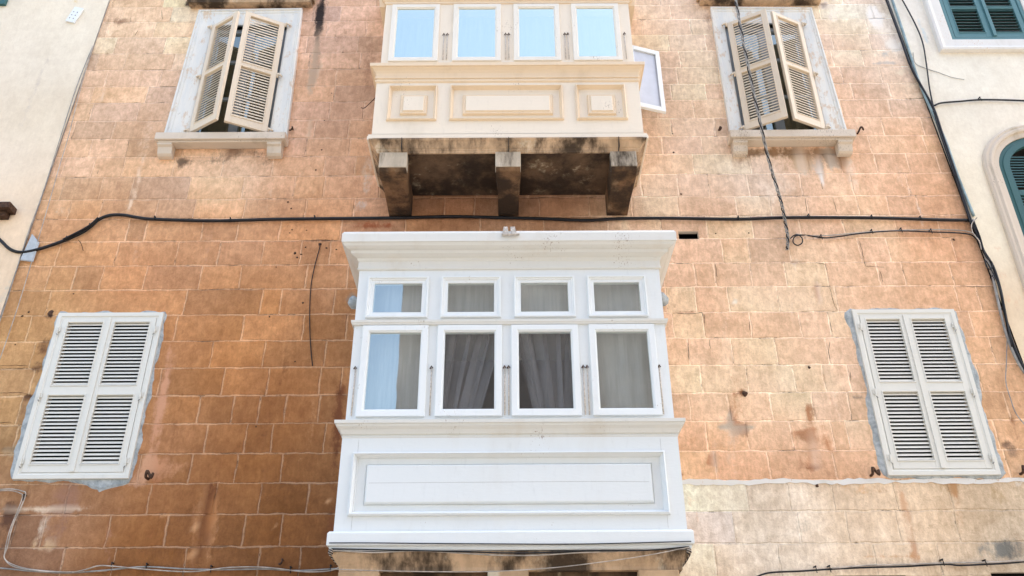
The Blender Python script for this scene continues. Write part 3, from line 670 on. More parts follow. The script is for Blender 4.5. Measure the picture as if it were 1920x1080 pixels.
# ------------------------------------------------------------------ balconies
def rod(mb, X, z0, z1, Y):
    mb.tube([(X, Y, z0), (X, Y, z1)], .005, 6); mb.tube([(X-.012, Y-.006, z1-.01), (X, Y-.012, z1+.012), (X+.010, Y-.004, z1-.004)], .006, 6, mi=1)
def panel_frame(mb, q, Y, d1, d2, raised=.0, mi=0, mi2=0):
    """a sunk field with moulded edge, then a raised inner panel"""
    mb.loops([(q, Y-.0), (inset(q, .006), Y-.014), (inset(q, .022), Y-.016), (inset(q, .034), Y+.010), (inset(q, d1), Y+.016)], cap=False, mi=mi)
    q1 = inset(q, d1)
    mb.loops([(q1, Y+.016), (inset(q1, .012), Y+.0155)], cap=False, mi=mi2)

def balcony(name, label, z, xl, xr, D, mats, n_top, sash_cols, zrows, panels, latch):
    pass

def holed_front(mb, x0, x1, z0, z1, holes, Y, t=.05, mi=0):
    """flat front at Y with rectangular holes (same row), with reveals"""
    holes = sorted(holes); xs = x0
    for hx0, hz0, hx1, hz1 in holes:
        mb.quad((xs, Y, z0), (hx0, Y, z0), (hx0, Y, z1), (xs, Y, z1), mi)
        mb.quad((hx0, Y, z0), (hx1, Y, z0), (hx1, Y, hz0), (hx0, Y, hz0), mi)
        mb.quad((hx0, Y, hz1), (hx1, Y, hz1), (hx1, Y, z1), (hx0, Y, z1), mi)
        q = rect(hx0, hz0, hx1, hz1); mb.loops([(q, Y), (q, Y+t)], cap=False, mi=mi)
        xs = hx1
    mb.quad((xs, Y, z0), (x1, Y, z0), (x1, Y, z1), (xs, Y, z1), mi)

# ---- lower white balcony
YF = -.72
wb = MB(); XL, XR = -1.315, 1.292
Z = dict(base=3.115, panel_t=3.85, sill=3.985, mid=4.885, top=5.37)
sash_lo = [(-1.235, -.69), (-.60, -.06), (.03, .585), (.665, 1.235)]
def sx(px1, px2, py): return (P(px1, py, YF)[0], P(px2, py, YF)[0])
lo_cols = [sx(674, 800, 700), sx(818, 941, 700), sx(959, 1087, 700), sx(1108, 1234, 700)]
up_cols = [sx(688, 803, 560), sx(827, 939, 560), sx(964, 1078, 560), sx(1102, 1213, 560)]
z_lo = (P(960, 781, YF)[1], P(960, 611, YF)[1]); z_up = (P(960, 596, YF)[1]+.0, P(960, 520, YF)[1])
hl = [(a+.01, z_lo[0]+.01, b-.01, z_lo[1]-.01) for a, b in lo_cols]; hu = [(a+.01, z_up[0]+.01, b-.01, z_up[1]-.01) for a, b in up_cols]
zmid = (z_lo[1]+z_up[0])/2
holed_front(wb, XL, XR, 3.93, zmid, hl, YF); holed_front(wb, XL, XR, zmid, 5.45, hu, YF)
# sides
wb.quad((XL, YF, 3.1), (XL, 0, 3.1), (XL, 0, 5.45), (XL, YF, 5.45)); wb.quad((XR, YF, 3.1), (XR, 0, 3.1), (XR, 0, 5.45), (XR, YF, 5.45))
# lower front with big moulded panel, Y a bit further out
Yp = YF-.012; A = rect(XL-.01, 3.1, XR+.01, 3.88)
pan = pq((663, 847), (1247, 847), (1257, 967), (650, 967), Yp); pin = pq((689, 871), (1221, 871), (1224, 941), (684, 941), Yp)
pzt = (pan[0][1]+pan[1][1])/2; pzb = (pan[2][1]+pan[3][1])/2; pan = rect((pan[0][0]+pan[3][0])/2, pzb, (pan[1][0]+pan[2][0])/2, pzt)
pin = rect((pin[0][0]+pin[3][0])/2, (pin[2][1]+pin[3][1])/2, (pin[1][0]+pin[2][0])/2, (pin[0][1]+pin[1][1])/2)
wb.loops([(A, 0), (A, Yp), (pan, Yp)], cap=False)
bal = wb.build('enclosed_balcony', M['white'], house); bal['label'] = 'white painted enclosed timber balcony with eight panes'
pm = MB()
pm.loops([(pan, Yp+.001), (inset(pan, .004), Yp-.022), (inset(pan, .016), Yp-.028), (inset(pan, .021), Yp-.014), (inset(pan, .036), Yp+.004), (inset(pan, .044), Yp+.026), (inset(pin, -.014), Yp+.028), (inset(pin, -.012), Yp+.034), (inset(pin, -.009), Yp+.034), (inset(pin, -.004), Yp+.008), (pin, Yp+.002), (inset(pin, .006), Yp-.001)], cap=True)
zseam = pin[2][1]+(pin[0][1]-pin[2][1])*.52
pm.tube([(pin[0][0]+.02, Yp-.0012, zseam), (pin[1][0]-.5, Yp-.0012, zseam+.003), (pin[1][0]-.02, Yp-.0012, zseam-.002)], .0011, 5, mi=1)
for X_ in (XL+.12, XR-.13): pm.tube([(X_, Yp-.0004, 3.15), (X_+.001, Yp-.0004, 3.845)], .0010, 5, mi=1)
pm.build('front_panel', [M['white'], M['greycable']], bal, bevel=.0015)
# sill band
m = MB(); c = MB()
m.band(XL, XR, -YF, [(.0, 3.855), (.014, 3.862), (.016, 3.875), (.008, 3.885), (.022, 3.893), (.026, 3.905), (.036, 3.925), (.058, 3.945), (.062, 3.962), (.072, 3.965), (.074, 3.992), (.0, 4.012)])
m.build('sill_moulding', M['whitetrim'], bal, bevel=.002)
m = MB(); m.band(XL, XR, -YF, [(-.01, 2.995), (.022, 2.995), (.028, 3.004), (.028, 3.022), (.024, 3.026), (.042, 3.028), (.048, 3.034), (.048, 3.118), (.036, 3.134), (.012, 3.14), (-.01, 3.14)])
m.build('base_moulding', M['white'], bal, bevel=.002)
m = MB(); zz = zmid; m.band(XL, XR, -YF, [(-.005, zz-.03), (.016, zz-.028), (.022, zz-.012), (.026, zz-.008), (.028, zz+.012), (-.005, zz+.02)])
m.build('transom_moulding', M['whitetrim'], bal, bevel=.0015)
# cornice: frieze, bed mould, corona
m = MB(); m.band(XL, XR, -YF, [(-.01, 5.385), (.014, 5.388), (.020, 5.402), (.012, 5.408), (.012, 5.470), (.020, 5.478), (.026, 5.498), (.045, 5.505), (.075, 5.520), (.080, 5.545), (.105, 5.552), (.128, 5.566), (.140, 5.588), (.150, 5.592), (.152, 5.672), (.138, 5.700), (.0, 5.735)])
m.build('roof_cornice', M['whitetrim'], bal, bevel=.003)
m = MB()
for a, b in ((-.07, -.015), (.01, .05)):
    m.hexa([(a, -.885, 5.66), (b, -.885, 5.66), (b, -.5, 5.66), (a, -.5, 5.66), (a+.012*(1 if a < 0 else -1), -.875, 5.735), (b-.01, -.875, 5.735), (b-.01, -.5, 5.75), (a+.01, -.5, 5.75)])
m.tube([(-.075, -.885, 5.648), (-.02, -.893, 5.642), (.04, -.892, 5.645), (.075, -.885, 5.652)], .012, 6)
m.build('lead_flashing', M['lead'], bal, smooth=False)
def sash(parent, q, mat, Y, wid=.058, gmat='glass_lo', proud=.022):
    m = MB(); i = inset(q, wid)
    m.loops([(q, Y+.01), (q, Y-proud), (inset(q, .003), Y-proud-.003), (inset(q, wid-.014), Y-proud-.003), (inset(q, wid-.010), Y-proud+.004), (inset(q, wid-.002), Y-proud+.006), (i, Y-.004), (i, Y+.03)], cap=False)
    m.build('sash', mat, parent, bevel=.0012)
    g = MB(); g.box(i[0][0], i[1][0], Y+.002, Y+.006, i[2][1], i[0][1], 1); g.mi[2] = 0
    g.build('window_pane', [M[gmat], M['glass_back']], parent)
for k, (a, b) in enumerate(lo_cols): sash(bal, rect(a, z_lo[0], b, z_lo[1]), M['whitesash'], YF, .062, 'glass_dark' if k in (1, 2) else 'glass_lo')
for k, (a, b) in enumerate(up_cols):
    q = rect(a, z_up[0], b, z_up[1]); m = MB()
    m.loops([(q, YF+.002), (q, YF-.026), (inset(q, .012), YF-.028), (inset(q, .018), YF-.016), (inset(q, .026), YF-.016), (inset(q, .032), YF-.008), (inset(q, .056), YF-.006), (inset(q, .060), YF+.03)], cap=False)
    m.build('sash', M['whitesash'], bal, bevel=.0012)
    g = MB(); g.box(a+.058, b-.058, YF+.004, YF+.008, z_up[0]+.058, z_up[1]-.058, 1); g.mi[2] = 0; g.build('window_pane', [M['glass_lo'], M['glass_back']], bal)
def latches(parent, xs, z0, z1, Y):
    for X in xs:
        m = MB(); rod(m, X, z0, z1, Y); m.build('latch_rod', [M['rustpale'], M['rust']], parent, smooth=True)
gx = [(lo_cols[i][1]+lo_cols[i+1][0])/2 for i in range(3)]
latches(bal, [lo_cols[0][0]-.035, gx[0], gx[1]-.016, gx[1]+.016, gx[2]-.016, gx[2]+.016, lo_cols[3][1]+.012], z_lo[0]+.01, z_lo[0]+.42, YF-.008)
# curtains
def curtain(parent, top, bot, z0, z1, Y, mat, name='curtain', folds=9, amp=.022):
    m = MB(); N = 90; K = 10
    rows = []
    for j in range(K+1):
        t = j/K; row = []
        for i in range(N+1):
            u = i/N; X = (top[0]+(top[1]-top[0])*u)*(1-t)+(bot[0]+(bot[1]-bot[0])*u)*t + (amp*.9*math.sin(u*folds*6.283*1.3+1.2*math.sin(u*9)) if amp > .035 else 0)
            row.append((X, Y+amp*(math.sin(u*folds*6.283+.8*math.sin(u*7)+t*.6)+.4*math.sin(u*folds*15+1)), z1+(z0-z1)*t))
        rows.append(row)
    n0 = 0
    for r in rows: m.v += r
    for j in range(K):
        for i in range(N): a = j*(N+1)+i; m.f.append((a, a+1, a+N+2, a+N+1)); m.mi.append(0)
    m.build(name, mat, parent, smooth=True, fix=False)
curtain(bal, (-.72, -.03), (-.74, -.28), z_lo[0], z_lo[1]+.1, -.60, M['net'], folds=5, amp=.045)
curtain(bal, (.0, .70), (.20, .56), z_lo[0], z_lo[1]+.1, -.60, M['net'], folds=5, amp=.045)
curtain(bal, (-1.29, -.70), (-1.29, -.70), z_lo[0], z_lo[1]+.1, -.58, M['pane_backing'], 'pane_backing', folds=2, amp=.01)
curtain(bal, (.67, 1.27), (.67, 1.27), z_lo[0], z_lo[1]+.1, -.58, M['pane_backing'], 'pane_backing', folds=1.5, amp=.03)
curtain(bal, (-1.29, 1.27), (-1.29, 1.27), z_up[0]-.03, 5.38, -.62, M['pane_backing'], 'pane_backing', folds=3, amp=.02)
# stone base and corbels of the white balcony
m = MB(); m.band(-1.27, 1.25, .68, [(-.02, 2.86), (.0, 2.86), (.0, 2.885), (.01, 2.905), (.03, 2.93), (.052, 2.965), (.058, 2.99), (-.02, 2.9945)])
m.build('stone_slab', M['slab'], bal, bevel=.003)
m = MB(); m.box(-1.24, 1.22, -.62, 0, 2.82, 2.8585); m.build('soffit', M['soffit'], bal)  # dark underside colour stands in for shade between the corbels
for X in (-1.13, -.04, 1.06):
    m = MB(); m.box(X-.14, X+.16, -.70, 0, 2.60, 2.8595); m.build('corbel', M['corbelclean'], bal, bevel=.01)

# ---- upper cream balcony
YU = -.70; UL, UR = -1.30, 1.258
ub = MB()
uz = (P(960, 115, YU)[1], P(960, 9, YU)[1])
ucols = [sx(0, 0, 0)]*4
def su(p1, p2, py=62): return (P(p1, py, YU)[0], P(p2, py, YU)[0])
ucols = [su(732, 823), su(849, 939), su(963, 1050), su(1073, 1163)]
hu2 = [(a+.01, uz[0]+.01, b-.01, uz[1]-.01) for a, b in ucols]
holed_front(ub, UL, UR, 7.6, 8.74, hu2, YU)
# left side closed, right side with an opening for the side casement
ub.quad((UL, YU, 6.83), (UL, 0, 6.83), (UL, 0, 9.3), (UL, YU, 9.3)); ub.quad((UR, YU, 6.83), (UR, 0, 6.83), (UR, 0, 7.7), (UR, YU, 7.7))
ub.quad((UR, YU, 8.55), (UR, 0, 8.55), (UR, 0, 9.3), (UR, YU, 9.3)); ub.quad((UR, YU, 7.7), (UR, -.58, 7.7), (UR, -.58, 8.55), (UR, YU, 8.55)); ub.quad((UR, -.06, 7.7), (UR, 0, 7.7), (UR, 0, 8.55), (UR, -.06, 8.55))
Yq = YU-.02; A = rect(UL-.02, 6.83, UR+.02, 7.62)
def pr(l1, r1, l2, r2, yt, yb):
    q = pq((l1, yt), (r1, yt), (r2, yb), (l2, yb), Yq); return rect((q[0][0]+q[3][0])/2, (q[2][1]+q[3][1])/2, (q[1][0]+q[2][0])/2, (q[0][1]+q[1][1])/2)
P3 = [(pr(730, 820, 723, 819, 162, 227), pr(754, 800, 748, 800, 178, 213)), (pr(846, 1054, 840, 1058, 161, 226), pr(870, 1035, 866, 1037, 177, 213)), (pr(1079, 1171, 1080, 1178, 161, 226), pr(1102, 1152, 1103, 1156, 177, 213))]
zt, zb = P3[1][0][0][1], P3[1][0][2][1]
xs = [UL-.02]+[v for o, i in P3 for v in (o[0][0], o[1][0])]+[UR+.02]
ub.quad((xs[0], Yq, 6.83), (xs[-1], Yq, 6.83), (xs[-1], Yq, zb), (xs[0], Yq, zb)); ub.quad((xs[0], Yq, zt), (xs[-1], Yq, zt), (xs[-1], Yq, 7.62), (xs[0], Yq, 7.62))
for i in range(0, 8, 2): ub.quad((xs[i], Yq, zb), (xs[i+1], Yq, zb), (xs[i+1], Yq, zt), (xs[i], Yq, zt))
ub.loops([(A, 0), (A, Yq)], cap=False)
bu = ub.build('enclosed_balcony', M['cream'], house); bu['label'] = 'cream painted enclosed balcony on blackened stone corbels'
for o, i in P3:
    o = rect(o[0][0], zb, o[1][0], zt); m = MB()
    m.loops([(o, Yq+.001), (inset(o, .003), Yq-.020), (inset(o, .014), Yq-.026), (inset(o, .018), Yq-.014), (inset(o, .030), Yq+.010), (inset(o, .036), Yq+.020)], cap=False, mi=1)
    m.loops([(inset(o, .036), Yq+.020), (inset(i, -.004), Yq+.022)], cap=False, mi=0)
    m.loops([(inset(i, -.004), Yq+.022), (i, Yq+.004), (inset(i, .006), Yq-.004), (inset(i, .022), Yq-.002), (inset(i, .030), Yq-.012)], cap=False, mi=1)
    m.loops([(inset(i, .030), Yq-.012), (inset(i, .034), Yq-.014)], cap=True, mi=0)
    m.build('front_panel', [M['cream'], M['ochre']], bu, bevel=.0012)
m = MB(); m.band(UL, UR, -YU, [(.0, 7.535), (.022, 7.538), (.034, 7.550), (.036, 7.566), (.022, 7.572), (.012, 7.578), (.012, 7.588), (.034, 7.592), (.036, 7.612), (.026, 7.616), (.028, 7.630), (.034, 7.655), (.048, 7.68), (.068, 7.70), (.070, 7.706), (.088, 7.708), (.090, 7.745), (.0, 7.775)])
m.build('sill_moulding', M['ochre'], bu, bevel=.002)
m = MB(); m.band(UL, UR, -YU, [(.0, 6.80), (.052, 6.8025), (.056, 6.81), (.056, 6.846), (.048, 6.850), (.048, 6.872), (.034, 6.88), (.02, 6.885), (.02, 6.90)])
m.build('base_moulding', M['cream'], bu, bevel=.002)
m = MB(); zc = uz[1]+.01; m.band(UL, UR, -YU, [(.0, zc), (.012, zc+.002), (.014, zc+.03), (.026, zc+.035), (.03, zc+.055), (.05, zc+.07), (.06, zc+.12), (.06, zc+.5), (.12, zc+.56), (.2, zc+.7), (.0, zc+.8)])
m.build('roof_cornice', M['ochre'], bu, bevel=.002)
for a, b in ucols: sash(bu, rect(a, uz[0], b, uz[1]), M['creamsash'], YU, .058, 'glass_hi', .014)
gx = [(ucols[i][1]+ucols[i+1][0])/2 for i in range(3)]
latches(bu, [gx[0]-.018, gx[0]+.018, gx[1]-.016, gx[1]+.016, gx[2]-.016, gx[2]+.016, ucols[3][1]+.04], uz[0]+.02, uz[0]+.36, YU-.008)
curtain(bu, (-1.28, 1.24), (-1.28, 1.24), uz[0], uz[1]+.05, -.52, M['pane_backing'], 'pane_backing', folds=1, amp=.01)  # sheet added behind the upper panes to brighten their sky reflection
# cornice return brackets beside the top
for s, X in ((-1, UL-.045), (1, UR+.045)):
    m = MB(); m.hexa([(X-.03, -.66, 8.66), (X+.03, -.66, 8.66), (X+.03, 0, 8.66), (X-.03, 0, 8.66), (X-.05, -.76, 9.2), (X+.05, -.76, 9.2), (X+.05, 0, 9.2), (X-.05, 0, 9.2)]); m.build('side_board', M['ochre'], bu, bevel=.003)
# open side casement (white, seen beyond the right side)
m = MB()
def cas(u, v):   # u along the leaf from hinge to free edge, v up
    x = 1.30+u*.60; y = -.10-u*.30
    return x, y, 7.52+v*.80
import itertools
hx, hy, fx, fy = 1.27, -.42, 1.61, -.31
zb_, zt_ = 7.49, 8.33
def cq(u, z, off=0.):
    return (hx+(fx-hx)*u, hy+(fy-hy)*u+off, z)
fw = .14
for (u0, u1, z0, z1) in ((0, fw, zb_, zt_), (1-fw, 1, zb_, zt_), (fw, 1-fw, zb_, zb_+.055), (fw, 1-fw, zt_-.055, zt_)):
    m.hexa([cq(u0, z0, -.02), cq(u1, z0, -.02), cq(u1, z0, .02), cq(u0, z0, .02), cq(u0, z1, -.02), cq(u1, z1, -.02), cq(u1, z1, .02), cq(u0, z1, .02)])
m.build('open_casement', M['whitesash'], bu, bevel=.003)
m = MB(); m.hexa([cq(fw, zb_+.055, 0), cq(1-fw, zb_+.055, 0), cq(1-fw, zb_+.055, .006), cq(fw, zb_+.055, .006), cq(fw, zt_-.055, 0), cq(1-fw, zt_-.055, 0), cq(1-fw, zt_-.055, .006), cq(fw, zt_-.055, .006)])
M['frost'] = plain('frosted lilac glass', (.56, .58, .64), .25, .08, 3)
m.build('casement_pane', M['frost'], bu)
# slab, soffit, corbels
m = MB(); m.band(UL+.04, UR-.04, -YU-.0, [(-.02, 6.685), (.0, 6.685), (.002, 6.70), (.010, 6.706), (.012, 6.722), (.022, 6.728), (.034, 6.75), (.055, 6.775), (.072, 6.785), (.076, 6.7995)], caps=False)
m.quad((UL+.0, -.78, 6.7993), (UR-.0, -.78, 6.7993), (UR, 0, 6.7993), (UL, 0, 6.7993))
m.build('stone_slab', M['slab'], bu, bevel=.002)
m = MB(); m.box(UL+.055, UR-.055, -.68, 0, 6.6865, 6.78); m.build('soffit', M['soffit'], bu)
for X in (UL+.28, -.012, UR-.03-.2): m = MB(); m.box(X-.0025, X+.0025, -.785, -.70, 6.69, 6.803); m.build('slab_joint', M['dark'], bu)
for k, (a, b) in enumerate(((-1.225, -.975), (-.132, .095), (.952, 1.187))):
    m = MB(); prof = [(-.705, 6.686), (-.705, 6.50), (-.69, 6.475), (-.60, 6.468), (-.585, 6.455), (-.50, 6.452), (-.2, 6.444), (-.08, 6.432), (0, 6.43), (0, 6.686)]
    n0 = 0; kk = len(prof)
    for xx in (a, b):
        for y, z in prof: m.v.append((xx+(.012 if (y > -.6 and xx == a) else (-.012 if y > -.6 else 0)), y, z))
    for i in range(kk): j = (i+1) % kk; m.f.append((i, j, kk+j, kk+i)); m.mi.append(0)
    m.f.append(tuple(range(kk))); m.f.append(tuple(range(kk, 2*kk))[::-1]); m.mi += [0, 0]
    m.box(a-.006, b+.006, -.712, -.612, 6.512, 6.6855, 1)
    m.build('corbel', [M['corbel'], M['corbelcap']], bu, bevel=.006)

# ------------------------------------------------------------------ neighbouring plaster buildings
plL = field([(60, 100, (226, 214, 200)), (120, 60, (232, 222, 208)), (30, 300, (232, 216, 200)), (80, 250, (228, 214, 196)), (20, 450, (234, 208, 182)), (50, 380, (234, 212, 190)), (150, 20, (232, 220, 204))])
plLd = stains([(75, 150, 6, 160, (206, 192, 176), .5), (100, 60, 4, 80, (200, 188, 174), .5), (20, 330, 16, 120, (214, 194, 172), .3), (8, 560, 20, 60, (196, 186, 170), .4), (140, 5, 10, 10, (226, 196, 130), .6)])
plR = field([(1750, 40, (240, 232, 222)), (1820, 150, (240, 234, 224)), (1800, 260, (238, 228, 214)), (1880, 220, (240, 230, 218)), (1850, 350, (240, 228, 210)), (1860, 450, (242, 232, 214)), (1900, 560, (240, 214, 186)), (1880, 500, (242, 226, 204)), (1915, 620, (236, 216, 190)), (1700, 20, (240, 234, 228))])
plRd = stains([(1835, 116, 30, 8, (176, 172, 164), .55), (1870, 112, 20, 6, (190, 184, 174), .5), (1800, 200, 40, 4, (226, 200, 172), .4), (1850, 212, 50, 3, (228, 204, 180), .4), (1870, 470, 20, 10, (230, 196, 160), .45), (1895, 560, 18, 22, (234, 186, 146), .5), (1880, 520, 10, 10, (236, 196, 160), .5), (1730, 60, 8, 60, (206, 216, 216), .6), (1745, 30, 6, 50, (236, 206, 180), .4), (1890, 540, 26, 4, (226, 180, 140), .5), (1915, 600, 10, 30, (200, 180, 158), .4), (1750, 150, 10, 60, (250, 240, 226), .4)])
def plaster(name, parent, xa, xb, cf, df, hole=None):
    s = Sheet(); nz = int(14.6/.08); 
    for j in range(nz):
        z0, z1 = 14.6*j/nz, 14.6*(j+1)/nz; fine = 2.6 < z0 < 9.8
        nx = 36 if fine else 6
        if not fine and j % 1: continue
        for i in range(nx):
            p = []; c = []; d = []; uv = []
            for (u, z) in ((i/nx, z0), ((i+1)/nx, z0), ((i+1)/nx, z1), (i/nx, z1)):
                u2 = u**1.6
                X = xa(z)*(1-u2)+xb*u2
                p.append((X, -.022, z)); uv.append((X, z))
                k = 1+.03*noiseXZ(X, z, 5); q = cf(X, z); c.append((min(.9, q[0]*k), min(.88, q[1]*k*.985), min(.85, q[2]*k*.91), 0)); d.append(df(X, z))
            if hole and hole((p[0][0]+p[2][0])/2, (z0+z1)/2): continue
            s.cell(p, c, d, uv, (9, 9))
    s.build(name, M['plaster'], parent)
nl = empty('plaster_house', (-6.5, 0, 0), label='cream plastered house at the left edge of the photo', category='building')
nl.location = (0, 0, 0)
plaster('wall', nl, xl_edge, -9., plL, plLd)
m = MB(); m.box(-9.0, -4.73, .75, 9, 0, 14.6); m.build('rear_wall', M['dark'], nl)
for e, xx in ((nl, (-9.0, -4.9)), ): m = MB(); m.box(xx[0], xx[1], -.02, 9, 14.61, 14.75); m.build('roof', M['floorstone'], e)
m = MB()
for k in range(60):
    z0 = 2.2+k*.125; z1 = z0+.125; a = xl_edge(z0); b = xl_edge(z1)
    m.quad((a, -.022, z0), (b, -.022, z1), (b, .01, z1), (a, .01, z0))
m.build('wall_edge', M['greycable'], nl)
# window ledge poking in at the left edge, corner of a shutter above
a = P(-60, 352, -.12); b = P(21, 393, -.12)
m = MB(); zl = P(20, 395, -.1)[1]; xr_ = P(20, 392, -.12)[0]
m.box(xr_-1.2, xr_, -.16, -.02, zl, zl+.07); m.box(xr_-1.15, xr_-.05, -.10, -.02, zl-.06, zl-.0005)
m.build('window_ledge', M['rust'], nl, bevel=.006)
m = MB(); xx, zz_ = P(10, 6, -.05); m.box(xx-1.0, xx, -.06, -.022, zz_-.02, zz_+1.6); m.build('shutter_leaf', M['dteal'], nl, bevel=.004)

nr = empty('cream_house', (0, 0, 0), label='pale cream house with teal shuttered windows at the right edge', category='building')
AX, AZ = 5.55, 6.95      # arch centre
def arch_pts(rx, rz, z_base, n=28, x_c=AX):
    pts = [(x_c-rx, z_base)]
    for k in range(n+1):
        t = math.pi-math.pi*k/n; pts.append((x_c+rx*math.cos(t), AZ+rz*math.sin(t)))
    pts.append((x_c+rx, z_base)); return pts
def hole(x, z):
    if 5.05 < x < 5.95 and 8.78 < z < 10.2: return True
    if abs(x-AX) < .52 and 5.0 < z < AZ: return True
    if z >= AZ and ((x-AX)/.52)**2+((z-AZ)/.44)**2 < .9: return True
    return False
plaster('wall', nr, xr_edge, 9., plR, plRd, hole)
m = MB(); m.box(4.6, 9, .75, 9, 0, 14.6); m.build('rear_wall', M['dark'], nr)
m = MB(); m.box(4.8, 9, -.02, 9, 14.61, 14.75); m.build('roof', M['floorstone'], nr)
m = MB()
for k in range(60):
    z0 = 2.2+k*.125; z1 = z0+.125; a = xr_edge(z0); b = xr_edge(z1)
    m.quad((a, -.022, z0), (b, -.022, z1), (b, .01, z1), (a, .01, z0))
m.build('wall_edge', M['plaster'], nr)
# rectangular window
O = rect(4.825, 8.585, 6.15, 10.4); m = MB()
m.loops([(O, -.02), (inset(O, .004), -.075), (inset(O, .03), -.082), (inset(O, .055), -.065), (inset(O, .075), -.05), (inset(O, .09), -.046), (inset(O, .175), -.044), (inset(O, .19), -.04), (inset(O, .195), .05)], cap=False)
wr = m.build('window', M['whitestone'], nr, bevel=.003)
m = MB(); q = inset(O, .195); q = rect(5.02, 8.775, 5.955, 10.2)
m.loops([(q, .0), (q, -.035), (inset(q, .035), -.035), (inset(q, .04), -.025), (inset(q, .045), .03)], cap=False); m.build('shutter_frame', M['teal'], wr, bevel=.002)
for s in (0, 1):
    lw = (5.955-5.02-.09)/2
    l_ = leaf_mesh(lw-.002, 1.33, 3, stile=.062, t=.034, n=8, tilt=20, sl_w=.036, bot=.075, mid=.04, top=.06, slat_t=.007)
    o = l_.build('shutter_leaf', [M['teal'], M['dteal']], wr, bevel=.0015); o.location = (5.065+s*lw, -.028, 8.82)
m = MB(); m.box(5.5, 5.535, -.045, -.0285, 8.83, 10.14); m.build('cover_strip', M['teal'], wr, bevel=.002)
# arched window
def arch_strip(mb, prof, base=5.0, mi=0):
    """prof: list of (half width, rise, Y)"""
    rows = [[(x, Y, z) for x, z in arch_pts(rx, rz, base)] for rx, rz, Y in prof]
    for a, b in zip(rows, rows[1:]):
        for i in range(len(a)-1): mb.quad(a[i], a[i+1], b[i+1], b[i], mi)
m = MB(); arch_strip(m, [(.67, .59, -.02), (.665, .585, -.05), (.645, .565, -.065), (.62, .545, -.06), (.60, .525, -.075), (.575, .50, -.07), (.565, .49, -.05), (.51, .435, -.046), (.505, .43, .03)])
wa = m.build('window', M['sillstone'], nr)
m = MB(); arch_strip(m, [(.508, .432, -.0), (.508, .432, -.032), (.47, .395, -.035), (.465, .39, -.045), (.40, .33, -.045), (.395, .325, .0)]); m.build('shutter_frame', M['dteal'], wa)
m = MB()
for k in range(60):
    z = 5.1+k*.034
    hw = .40 if z < AZ else (.40*math.sqrt(max(0, 1-((z-AZ)/.33)**2)))
    if hw < .03 or z > AZ+.31: continue
    if 6.62 < z < 6.70: continue
    m.hexa([(AX-hw, -.04, z), (AX+hw, -.04, z), (AX+hw, -.008, z+.012), (AX-hw, -.008, z+.012), (AX-hw, -.04, z+.006), (AX+hw, -.04, z+.006), (AX+hw, -.008, z+.018), (AX-hw, -.008, z+.018)])
m.build('louvre_slats', M['teal'], wa)
m = MB(); m.box(AX-.62, AX+.62, -.09, 0, 4.90, 5.0); m.build('sill', M['sillstone'], wa, bevel=.004)
m = MB(); m.box(AX-.40, AX+.40, -.046, -.006, 6.625, 6.69); m.box(AX-.04, AX+.04, -.05, -.006, 5.0, AZ+.32); m.build('rail', M['dteal'], wa, bevel=.002)

# things fixed to the left house
x, z = P(140, 28, -.04)
m = MB(); ang = R(-12)
W2, H2 = .055, .115
m.box(-W2, W2, -.012, .012, -H2, H2)
for i in range(6): m.box(-.03+.045*(i % 2), -.022+.045*(i % 2), -.0145, -.0125, -.07+.05*(i//2), -.055+.05*(i//2), 1)
o = m.build('wall_plate', [M['whitesash'], M['rust']], None, bevel=.002); o.location = (x, -.036, z); o.rotation_euler = (0, R(14), 0)
tag(o, 'small white perforated plate screwed to the cream plaster at upper left', 'wall plate')
q = pq((60, 438), (74, 455), (62, 491), (37, 488), -.026)
m = MB(); m.v = [(a, -.024, b) for a, b in q]+[(a, -.034, b) for a, b in inset(q, .008)]
m.f = [(0, 1, 5, 4), (1, 2, 6, 5), (2, 3, 7, 6), (3, 0, 4, 7), (4, 5, 6, 7)]; m.mi = [0]*5
M['patch'] = plain('blue grey filler', (.48, .52, .55), .9, .12, 20)
o = m.build('filler_patch', M['patch'], house); o.parent = nl

# ------------------------------------------------------------------ cables, hooks and wires
def smooth_path(pts, sub=6):
    pts = [Vector(p) for p in pts]; out = []
    for i in range(len(pts)-1):
        p0 = pts[max(i-1, 0)]; p1 = pts[i]; p2 = pts[i+1]; p3 = pts[min(i+2, len(pts)-1)]
        for k in range(sub):
            t = k/sub; out.append(.5*((2*p1)+(-p0+p2)*t+(2*p0-5*p1+4*p2-p3)*t*t+(-p0+3*p1-3*p2+p3)*t**3))
    out.append(pts[-1]); return out
def wire(name, label, px, r, mat, Y=-.03, cat='cable', group='cables clipped to the facade', clips=None, Ys=None, strands=1, twist=.012, obj=None):
    pts = []
    for i, (x, y) in enumerate(px):
        yy = Ys[i] if Ys else Y
        X, Zz = P(x, y, yy); pts.append((X, yy, Zz))
    sp_ = smooth_path(pts, 6); m = MB()
    if strands == 1: m.tube(sp_, r, 7)
    else:
        sp_ = smooth_path(pts, 14)
        for s in range(strands):
            q = []
            for i, p in enumerate(sp_):
                a = i*.55+s*6.283/strands; q.append(p+Vector((math.cos(a)*twist, math.sin(a)*twist, 0)))
            m.tube(q, r, 6, mi=s % 2)
    o = m.build(name, mat if isinstance(mat, list) else [mat, mat], None, smooth=True)
    tag(o, label, cat, group)
    if clips:
        for (x, y) in clips:
            X, Zz = P(x, y, Y); c = MB(); c.tube([(X-.004, Y+.03, Zz+.03), (X-.002, Y-.012, Zz+.02), (X, Y-r-.006, Zz), (X+.002, Y-.01, Zz-.024)], .004, 5); c.tube([(X-.004, Y+.03, Zz+.028), (X-.002, Y-.014, Zz+.028)], .007, 6)
            c.build('clip', M['black'], o)
    return o
